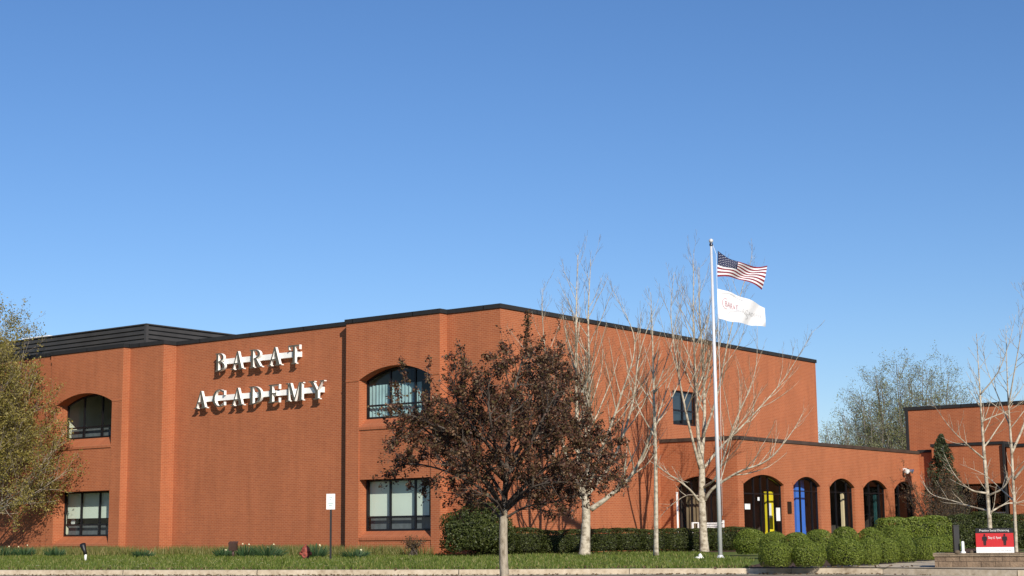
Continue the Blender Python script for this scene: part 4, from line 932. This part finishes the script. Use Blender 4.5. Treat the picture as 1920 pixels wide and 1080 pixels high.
# ------------------------------------------------------------------ grass, weeds, flowers
def blades(n, fx, hgt, wid, mat, name, lean=0.35):
    P = fx(n); n = len(P); a = nrng.random(n)*6.283; h = hgt*nrng.uniform(.5, 1.4, n)
    t = np.stack([np.cos(a), np.sin(a), np.zeros(n)], 1)*wid*nrng.uniform(.6, 1.4, n)[:, None]; l = nrng.normal(0, lean, (n, 3))*h[:, None]; l[:, 2] = h
    V = np.empty((n, 3, 3)); V[:, 0] = P-t; V[:, 1] = P+t; V[:, 2] = P+l
    return tag(np_quads(name, V.reshape(-1, 3), mat, None, 3), kind='stuff')
def lawn_pts(n):
    x = nrng.uniform(-26, 9.2, n*2); t = nrng.random(n*2)
    y0 = np.array([curb_y(a)+.2 for a in x]); y1 = np.where(x < -.4, 56.3-(x+.44)*.75-.1, 57.5); y = y0+(y1-y0)*t**1.3
    ok = ~((x > 5.45) & (x > 5.3+(y-36.9)*0.19)) & ~(x > 6.6) & (nrng.random(n*2) < np.clip(.72+.3*np.sin(x*1.3+y*.7)+.25*np.sin(x*3.1-y*1.9), .25, 1))
    x, y = x[ok][:n], y[ok][:n]; return np.stack([x, y, [gz(a, b)-.01 for a, b in zip(x, y)]], 1)
blades(70000, lawn_pts, 0.085, 0.020, M['grass'], 'grass')
def weed_pts(n):
    u = nrng.uniform(2.6, 33, n); d = np.abs(nrng.normal(0, 1.1, n)); c = np.array([W(a, (-.45 if a < 7.2 else 0 if a < 17.5 else -1.1)-.06-b, 0)[:] for a, b in zip(u, d)])
    lump = np.sin(u*1.7)+np.sin(u*4.3+1)+np.sin(u*.6+2); ok = nrng.random(n) < np.clip(.45+.3*lump, .1, 1); c = c[ok]
    return np.stack([c[:, 0], c[:, 1], [gz(a, b)-.01 for a, b in c[:, :2]]], 1)
blades(60000, weed_pts, 0.33, 0.015, M['weed'], 'weeds', .3)
def plant(x, y, R, H, n, seed, label, flowers=4):
    root = empty('daffodil_clump', (x, y, gz(x, y)), label, 'plant', 'leafy clumps along the foot of the wall'); rg = np.random.default_rng(seed)
    a = rg.random(n)*6.283; r = R*rg.random(n)**.6; b = np.stack([x+.7*r*np.cos(a), y+.7*r*np.sin(a), np.full(n, gz(x, y)-.02)], 1); h = H*rg.uniform(.45, 1.05, n)*(1-.35*(r/R)**2)
    e = b+np.stack([r*np.cos(a), r*np.sin(a), h], 1); t = np.stack([-np.sin(a+1.1), np.cos(a+1.1), 0*a], 1)*.015; V = np.empty((n, 4, 3)); V[:, 0] = b-t; V[:, 1] = b+t; V[:, 2] = e+t*.5; V[:, 3] = e-t*.5
    np_quads('leaves', V.reshape(-1, 3), M['daff'], root)
    if flowers:
        for k in range(flowers):
            m = MB(); an = rg.random()*6.283; c = Vector((x+R*.6*math.cos(an), y+R*.6*math.sin(an)-.1, gz(x, y)+H*rg.uniform(.65, 1.0)))
            for q in range(6):
                t0 = q*1.047; d = Vector((math.cos(t0), -.2, math.sin(t0))); d2 = Vector((math.cos(t0+.5), -.2, math.sin(t0+.5))); d3 = Vector((math.cos(t0-.5), -.2, math.sin(t0-.5))); m.face([c, c+d3*.018, c+d*.036, c+d2*.018])
            m.tube([c, c+Vector((0, -.04, 0))], [.008, .014], 6); m.build('flower', M['petal'], root)
for (pxx, Y, R, H, lb, fl_) in [(8, 66.5, .32, .5, 'leafy clump with pale flowers at the far left of the wall', 6), (45, 66, .30, .5, 'flowering clump in the tree shadow on the left', 7), (102, 64, .28, .45, 'flowerless green clump below the left bay window', 0), (268, 60, .28, .34, 'grassy clump beside the second brick step', 0), (420, 58.5, .25, .42, 'clump just left of the brown lamp box', 2), (462, 58.2, .30, .52, 'clump with white flowers right of the brown lamp box', 6),
                        (505, 57.6, .42, .55, 'largest dark green clump left of the hydrant', 3), (590, 55.5, .30, .55, 'grey-green clump directly behind the hydrant', 3), (665, 54.5, .35, .35, 'light green clump at the foot of the dark wall recess', 4)]:
    p = at(pxx, 1040, Y); plant(p.x, Y, R*1.1, H*.92, 260, int(pxx)+7, lb, min(2, fl_))
dm = MB()
for k in range(90):
    x = rng.uniform(-16, 7.0); y = curb_y(x)+.5+rng.random()**1.4*9
    if x > 5: continue
    z = gz(x, y)+rng.uniform(.05, .11)
    for q in range(5):
        t0 = q*1.257; dm.face([(x, y, z), (x+.03*math.cos(t0-.5), y+.02*math.sin(t0-.5), z+.005), (x+.045*math.cos(t0), y+.03*math.sin(t0), z+.012), (x+.03*math.cos(t0+.5), y+.02*math.sin(t0+.5), z+.005)])
tag(dm.build('lawn_flowers', M['petal']), kind='stuff')

def litter_pts(n):
    x = nrng.uniform(-16, 9, n); y = np.array([curb_y(a) for a in x]) + np.where(nrng.random(n) < .5, nrng.uniform(-.5, .0, n), nrng.uniform(.1, 1.6, n))
    return np.stack([x, y, np.array([gz(a, b)+.035 if b > curb_y(a)+.17 else (-.885 if b > curb_y(a)-.01 else -1.015) for a, b in zip(x, y)])], 1)
tag(np_quads('leaf_litter', leaf_quads(litter_pts(1500), 0.07, 0.7, np.tile(np.array([[0, -.3, 1.0]]), (1500, 1))), M['drybush']), kind='stuff')

# ------------------------------------------------------------------ flagpole and flags
pb = Vector((6.02, 46.72, -0.86)); TOPZ = 8.45
fp = empty('flagpole', pb, 'tall silver aluminium flagpole on the lawn', 'flagpole')
m = MB(); m.tube([pb, pb+Vector((0, 0, 4)), pb+Vector((0, 0, TOPZ+.86))], [.066, .058, .036], 14); m.build('shaft', M['alu'], fp)
m = MB(); m.lathe(pb, [(.12, 0), (.12, .04), (.085, .09), (.07, .12)], 14); m.build('base_collar', M['alu'], fp)
m = MB(); zt = pb.z+TOPZ+.86; m.lathe((pb.x, pb.y, zt), [(.05, 0), (.055, .03), (.055, .07), (.02, .09)], 12); m.build('truck', M['steel_dark'], fp)
m = MB(); m.lathe((pb.x, pb.y, zt+.08), [(.01, 0)]+[(0.068*math.sin(math.pi*i/10), .075-.068*math.cos(math.pi*i/10)) for i in range(1, 10)]+[(.003, .15)], 14); m.build('ball_finial', M['alu'], fp)
hx = pb.x+.14
m = MB(); m.tube([(pb.x+.05, pb.y, zt+.03), (hx, pb.y-.02, zt-.25), (hx, pb.y-.02, 4.0), (pb.x+.09, pb.y, .4)], [.006]*4, 5); m.build('halyard', M['white'], fp)
m = MB(); m.bx(pb.x-.75, pb.x-.50, pb.y-.1, pb.y+.1, -.88, -.80); m.bx(pb.x-.72, pb.x-.53, pb.y-.07, pb.y+.07, -.80, -.785); m.tube([(pb.x-.62, pb.y, -.785), (pb.x-.55, pb.y, -.74)], [.06, .07], 8)
tag(m.build('ground_light', M['white']), 'small white ground light at the foot of the flagpole', 'ground light')
def flag_fn(top, bot, amp, ph, k):
    top, bot = [Vector(p) for p in top], [Vector(p) for p in bot]
    def q2(P, s): return P[0]*(2*(s-.5)*(s-1)) + P[1]*(-4*s*(s-1)) + P[2]*(2*s*(s-.5))
    def F(s, t, off=0.0):
        a, b = q2(top, s), q2(bot, s); p = a.lerp(b, t); ar = s*k+t*3.2+ph; g = min(1, s*2.5)
        p = p + Vector((.012*math.cos(ar), amp*math.sin(ar)*g, .022*math.sin(ar*1.3+1)*g*math.sin(math.pi*t)))
        e = amp*k*math.cos(ar)*g/1.55; n = Vector((e, -1, 0)).normalized(); return p+n*off
    return F
yh = pb.y-.02
def fpt(x, y, dy=0): return at(x, y, yh+dy)
f1 = flag_fn([fpt(1345, 470), fpt(1393, 494.5, .2), fpt(1439, 498.5, .5)], [fpt(1346, 519), fpt(1386, 523, .25), fpt(1428, 543, .4)], .12, .3, 9.5)
m = MB(); NS, NT = 40, 26
for i in range(NS):
    for j in range(NT):
        s0, s1, t0, t1 = i/NS, (i+1)/NS, j/NT, (j+1)/NT; st = j//2
        mi = 2 if (s1 <= 0.4001 and st < 7) else (0 if st % 2 == 0 else 1)
        m.face([f1(s0, t1), f1(s1, t1), f1(s1, t0), f1(s0, t0)], mi)
usf = m.build('national_flag', [M['flag_red'], M['flag_white'], M['flag_blue']], None, tuple(f1(0, 0)))
tag(usf, 'red and white striped flag with white stars on blue at the pole top', 'flag')
m = MB()
for row in range(9):
    for k in range(6 if row % 2 == 0 else 5):
        cs = (0.4/12)*(1+2*k+(row % 2)); ctt = (7/13/10)*(1+row)
        for off in (.006, -.006):
            pts = []
            for q in range(10):
                rr_ = .0175 if q % 2 == 0 else .0075; an = -math.pi/2+q*math.pi/5; pts.append(f1(cs+rr_*math.cos(an)*.6, ctt+rr_*math.sin(an), off))
            cpt = f1(cs, ctt, off)
            for q in range(10): m.face([cpt, pts[q], pts[(q+1) % 10]])
o = m.build('stars', M['flag_white'], usf, tuple(f1(0, 0))); o.location = (0, 0, 0)
f2 = flag_fn([fpt(1346, 541), fpt(1390, 556, .2), fpt(1435, 577, .45)], [fpt(1347, 597), fpt(1391, 606.5, .3), fpt(1434, 613, .6)], .11, 2.2, 13.0)
m = MB()
for i in range(36):
    for j in range(18): m.face([f2(i/36, (j+1)/18), f2((i+1)/36, (j+1)/18), f2((i+1)/36, j/18), f2(i/36, j/18)], 0, smooth=True)
wf = m.build('school_flag', [M['flag_white']], None, tuple(f2(0, 0))); tag(wf, 'white flag printed with a maroon and grey school name', 'flag')
def text_tris(txt, size=1.0, res=3):
    cu = bpy.data.curves.new('t', 'FONT'); cu.body = txt; cu.size = size; cu.resolution_u = res
    ob = bpy.data.objects.new('t', cu); COL.objects.link(ob); bpy.context.view_layer.update()
    me = ob.evaluated_get(bpy.context.evaluated_depsgraph_get()).to_mesh(); me.calc_loop_triangles()
    vs = [v.co.copy() for v in me.vertices]; tr = [tuple(t.vertices) for t in me.loop_triangles]
    ob.evaluated_get(bpy.context.evaluated_depsgraph_get()).to_mesh_clear(); bpy.data.objects.remove(ob); bpy.data.curves.remove(cu)
    x0, x1 = min(v.x for v in vs), max(v.x for v in vs); y0, y1 = min(v.y for v in vs), max(v.y for v in vs)
    return [[((vs[i].x-x0)/(x1-x0), (vs[i].y-y0)/(y1-y0)) for i in t] for t in tr]
def flag_text(txt, sa, sb, ta, tb, mat, nm):
    m = MB()
    for tri in text_tris(txt):
        for off in (.006, -.006): m.face([f2(sa+(sb-sa)*x, tb+(ta-tb)*y, off) for x, y in tri])
    o = m.build(nm, mat, wf, tuple(f2(0, 0))); o.location = (0, 0, 0)
flag_text('BARAT', .14, .44, .36, .54, M['maroon'], 'printed_word'); flag_text('ACADEMY', .50, .94, .46, .62, M['greyprint'], 'printed_word')
m = MB()
def arcband(cx, cy, rx, ry, a0, a1, w):
    for i in range(24):
        a, b = math.radians(a0+(a1-a0)*i/24), math.radians(a0+(a1-a0)*(i+1)/24)
        for off in (.006, -.006): m.face([f2(cx+rx*math.cos(a), cy+ry*math.sin(a), off), f2(cx+rx*math.cos(b), cy+ry*math.sin(b), off), f2(cx+(rx-w)*math.cos(b), cy+(ry-w*1.6)*math.sin(b), off), f2(cx+(rx-w)*math.cos(a), cy+(ry-w*1.6)*math.sin(a), off)])
arcband(.15, .45, .065, .18, 60, 300, .010); o = m.build('printed_swoosh', M['maroon'], wf, tuple(f2(0, 0))); o.location = (0, 0, 0)
for ar_ in ((.42, .72, .20, .14, 150, 400, .014), (.30, .20, .26, .14, 180, 340, .012)):
    m = MB(); arcband(*ar_); o = m.build('printed_swoosh', M['greyprint'], wf, tuple(f2(0, 0))); o.location = (0, 0, 0)

# ------------------------------------------------------------------ small things on the lawn
sg = empty('parking_sign', (-5.76, 49.9, -0.86), 'white rectangular sign on a thin black post by the wall', 'sign')
m = MB(); m.bx(-5.79, -5.73, 49.87, 49.93, -.9, 1.22); m.build('post', M['black'], sg)
m = MB(); a = at(612, 926, 49.82); b = at(628, 955, 49.82); m.bx(a.x, b.x, 49.83, 49.86, b.z, a.z); m.build('sign_panel', M['white'], sg)
m = MB(); cx = (a.x+b.x)/2
for z0, w_ in ((a.z-.12, .05), (a.z-.17, .03), (a.z-.30, .075), (a.z-.36, .06), (a.z-.41, .05)):
    m = MB(); m.bx(cx-w_, cx+w_, 49.824, 49.829, z0-.010, z0+.010); m.build('faded_print', M['palegreen'], sg)
hp = (-6.92, 52.79, -0.86)
hy = empty('fire_hydrant', hp, 'faded red fire hydrant in the grass below the brick wall', 'fire hydrant')
m = MB(); m.lathe(hp, [(.17, -.02), (.17, .04), (.13, .06), (.13, .24), (.16, .26), (.16, .30), (.135, .31), (.125, .37), (.09, .43), (.05, .46), (0.03, .47), (.03, .52), (0, .52)], 16); m.build('barrel', M['hyd'], hy)
for k in (-1, 1):
    m = MB(); m.tube([(hp[0]+k*.10, hp[1], hp[2]+.20), (hp[0]+k*.20, hp[1], hp[2]+.20)], [.055, .06], 10); m.build('outlet_cap', M['hyd'], hy)
m = MB(); m.tube([(hp[0], hp[1]-.10, hp[2]+.17), (hp[0], hp[1]-.21, hp[2]+.17)], [.095, .10], 12); m.tube([(hp[0], hp[1]-.21, hp[2]+.17), (hp[0], hp[1]-.24, hp[2]+.17)], [.03, .03], 6); m.build('outlet_cap', M['hyd'], hy)
fb = Vector((-14.67, 54.53, -0.85)); sp_ = empty('spotlight', fb, 'black garden spotlight on a white stake, tilted at the wall', 'spotlight')
m = MB(); m.tube([fb, fb+Vector((0, 0, .22))], [.045, .04], 8); m.build('stake', M['white'], sp_)
m = MB(); c = fb+Vector((-.06, .02, .22)); m.tube([c, c+Vector((-.02, .02, .10))], [.025, .025], 6); m.tube([c+Vector((.07, -.05, .0)), c+Vector((.0, .0, .16)), c+Vector((-.05, .05, .27)), c+Vector((-.08, .08, .34))], [.045, .075, .10, .105], 12); m.build('lamp_head', M['black'], sp_)
lb_ = Vector((-10.08, 57.09, -0.85)); lx = empty('box_lamp', lb_, 'brown box-shaped floodlight on a short post', 'floodlight')
m = MB(); m.tube([lb_, lb_+Vector((0, 0, .30))], [.05, .045], 8); m.build('post', M['brownmetal'], lx)
m = MB(); c = lb_+Vector((0, 0, .42)); m.box(c, Vector((.145, 0, 0)), Vector((0, .12, .03)), Vector((0, -.03, .12))); m.box(c+Vector((0, 0, .13)), Vector((.158, 0, 0)), Vector((0, .14, .035)), Vector((0, -.004, .016))); m.build('lamp_head', M['brownmetal'], lx)

# ------------------------------------------------------------------ block planter and the notice board
a0, a1 = Vector((9.24, 35.15, 0)), Vector((16.5, 32.9, 0)); dv = (a1-a0).normalized(); nv = Vector((dv.y, -dv.x, 0))
pl = empty('block_planter', (a0.x, a0.y, -.95), 'low planter wall of tan concrete blocks below the red notice board', 'planter')
m = MB(); L_ = (a1-a0).length; c = (a0+a1)/2 - nv*.6
m.box(Vector((c.x, c.y, -.83)), dv*(L_/2), nv*.6, Vector((0, 0, .19))); m.build('wall', M['block'], pl)
m = MB(); m.box(Vector((c.x, c.y, -.605)), dv*(L_/2+.03), nv*.63, Vector((0, 0, .034))); m.build('cap', M['blockcap'], pl)
m = MB(); m.box(Vector((c.x, c.y, -.567)), dv*(L_/2-.2), nv*.36, Vector((0, 0, .004))); m.build('soil', M['mulch'], pl)
nb0 = Vector(at(1831, 1036, 34.75)); nb = empty('notice_board', (nb0.x+.42, 34.7, -.57), 'red and black social distancing notice board standing on the planter wall', 'sign')
A_, B_ = at(1831, 1036, 34.85), at(1902, 1037, 34.62); e1 = (B_-A_); e1.z = 0; Wd = e1.length; e1.normalize(); n1 = Vector((e1.y, -e1.x, 0)); zb_, zt_ = -.565, -.035
def SG(x, y, off=0.0): return A_ + e1*(x*Wd) + Vector((0, 0, zb_-A_.z + y*(zt_-zb_))) + n1*off
def spanel(nm, x0, x1, y0, y1, off, mat, parent):
    m = MB(); q = [SG(x0, y0, off), SG(x1, y0, off), SG(x1, y1, off), SG(x0, y1, off)]; r = [SG(x0, y0, off-.03), SG(x1, y0, off-.03), SG(x1, y1, off-.03), SG(x0, y1, off-.03)]
    m.face(q); m.face(r[::-1])
    for i in range(4): m.face([q[i], q[(i+1) % 4], r[(i+1) % 4], r[i]])
    return m.build(nm, mat, parent)
spanel('red_panel', 0, 1, .23, .80, 0, M['sign_red'], nb); spanel('white_panel', 0, 1, 0, .23, 0.001, M['white'], nb); spanel('black_panel', 0, 1, .80, 1, 0.002, M['sign_black'], nb)
def stext(txt, x0, x1, y0, y1, mat, nm='lettering'):
    m = MB()
    for tri in text_tris(txt): m.face([SG(x0+(x1-x0)*a, y0+(y1-y0)*b, .006) for a, b in tri])
    m.build(nm, mat, nb)
for wd_, xa, xb, ya, yb, mt in (('Practice', .11, .355, .865, .955, 'white'), ('Social', .385, .555, .865, .955, 'white'), ('Distancing', .585, .89, .842, .955, 'white'), ('Stay', .33, .445, .54, .67, 'white'), ("6'", .47, .51, .56, .67, 'white'), ('Apart', .535, .67, .54, .67, 'white'),
                            ('STOP', .50, .62, .07, .125, 'greyprint'), ('THE', .65, .73, .07, .125, 'greyprint'), ('SPREAD', .76, .94, .07, .125, 'greyprint')): stext(wd_, xa, xb, ya, yb, M[mt])
def person_icon(cx):
    m = MB(); s = .34; y0 = .30
    pts = [(-.035, 0), (-.005, 0), (0, .40), (.005, 0), (.035, 0), (.045, .45), (.055, .45), (.06, .72), (.045, .78), (-.045, .78), (-.06, .72), (-.055, .45), (-.045, .45)]
    for p in ([(-.032, 0), (-.004, 0), (-.002, .5), (-.042, .5)], [(.004, 0), (.032, 0), (.042, .5), (.002, .5)], [(-.042, .42), (.042, .42), (.05, .80), (-.05, .80)], [(-.068, .42), (-.052, .42), (-.048, .78), (-.066, .74)], [(.052, .42), (.068, .42), (.066, .74), (.048, .78)]):
        m.face([SG(cx+x, y0+y*.46, .004+.0004*len(m.f)) for x, y in p])
    m.face([SG(cx+.026*math.cos(t*.5236), y0+.46*.92+.046*math.sin(t*.5236), .008) for t in range(12)]); m.build('person_symbol', M['sign_black'], nb)
person_icon(.235); person_icon(.765)
for x in (.08, .92):
    m = MB(); q = SG(x, 0, -.05); m.tube([q+Vector((0, 0, -.01)), q+Vector((0, 0, .50))], [.012, .012], 6); m.build('stake', M['black'], nb)
bp0 = at(1801, 1036, 35.0); m = MB(); m.bx(bp0.x-.07, bp0.x+.05, 35.2, 35.32, -.57, .02); m.bx(bp0.x-.08, bp0.x+.06, 35.19, 35.33, .021, .04)
tag(m.build('black_bollard', M['black']), 'square black bollard on the planter left of the notice board', 'bollard')
m = MB(); m.lathe((bp0.x+.085, 35.1, -.57), [(.035, 0), (.035, .22), (.03, .25), (.0, .26)], 10); m.lathe((bp0.x+.085, 35.1, -.571), [(.06, 0), (.06, .03), (.036, .04)], 10)
tag(m.build('white_pipe', M['white']), 'short white pipe beside the black bollard on the planter', 'pipe')
for k, (dx, r, lb) in enumerate(((-.12, .05, 'rounded stone on the planter left of the bollard'), (.20, .045, 'stone on the planter between the pipe and the notice board'), (.29, .03, 'smallest stone on the planter next to the notice board'))):
    rk = MB(); core_mesh(rk, (bp0.x+dx+.05, 35.0, -.55), (r*1.4, r, r), 1.0, n=5); tag(rk.build('rock', M['blockcap'], None, (bp0.x+dx+.05, 35.0, -.57)), lb, 'stone')
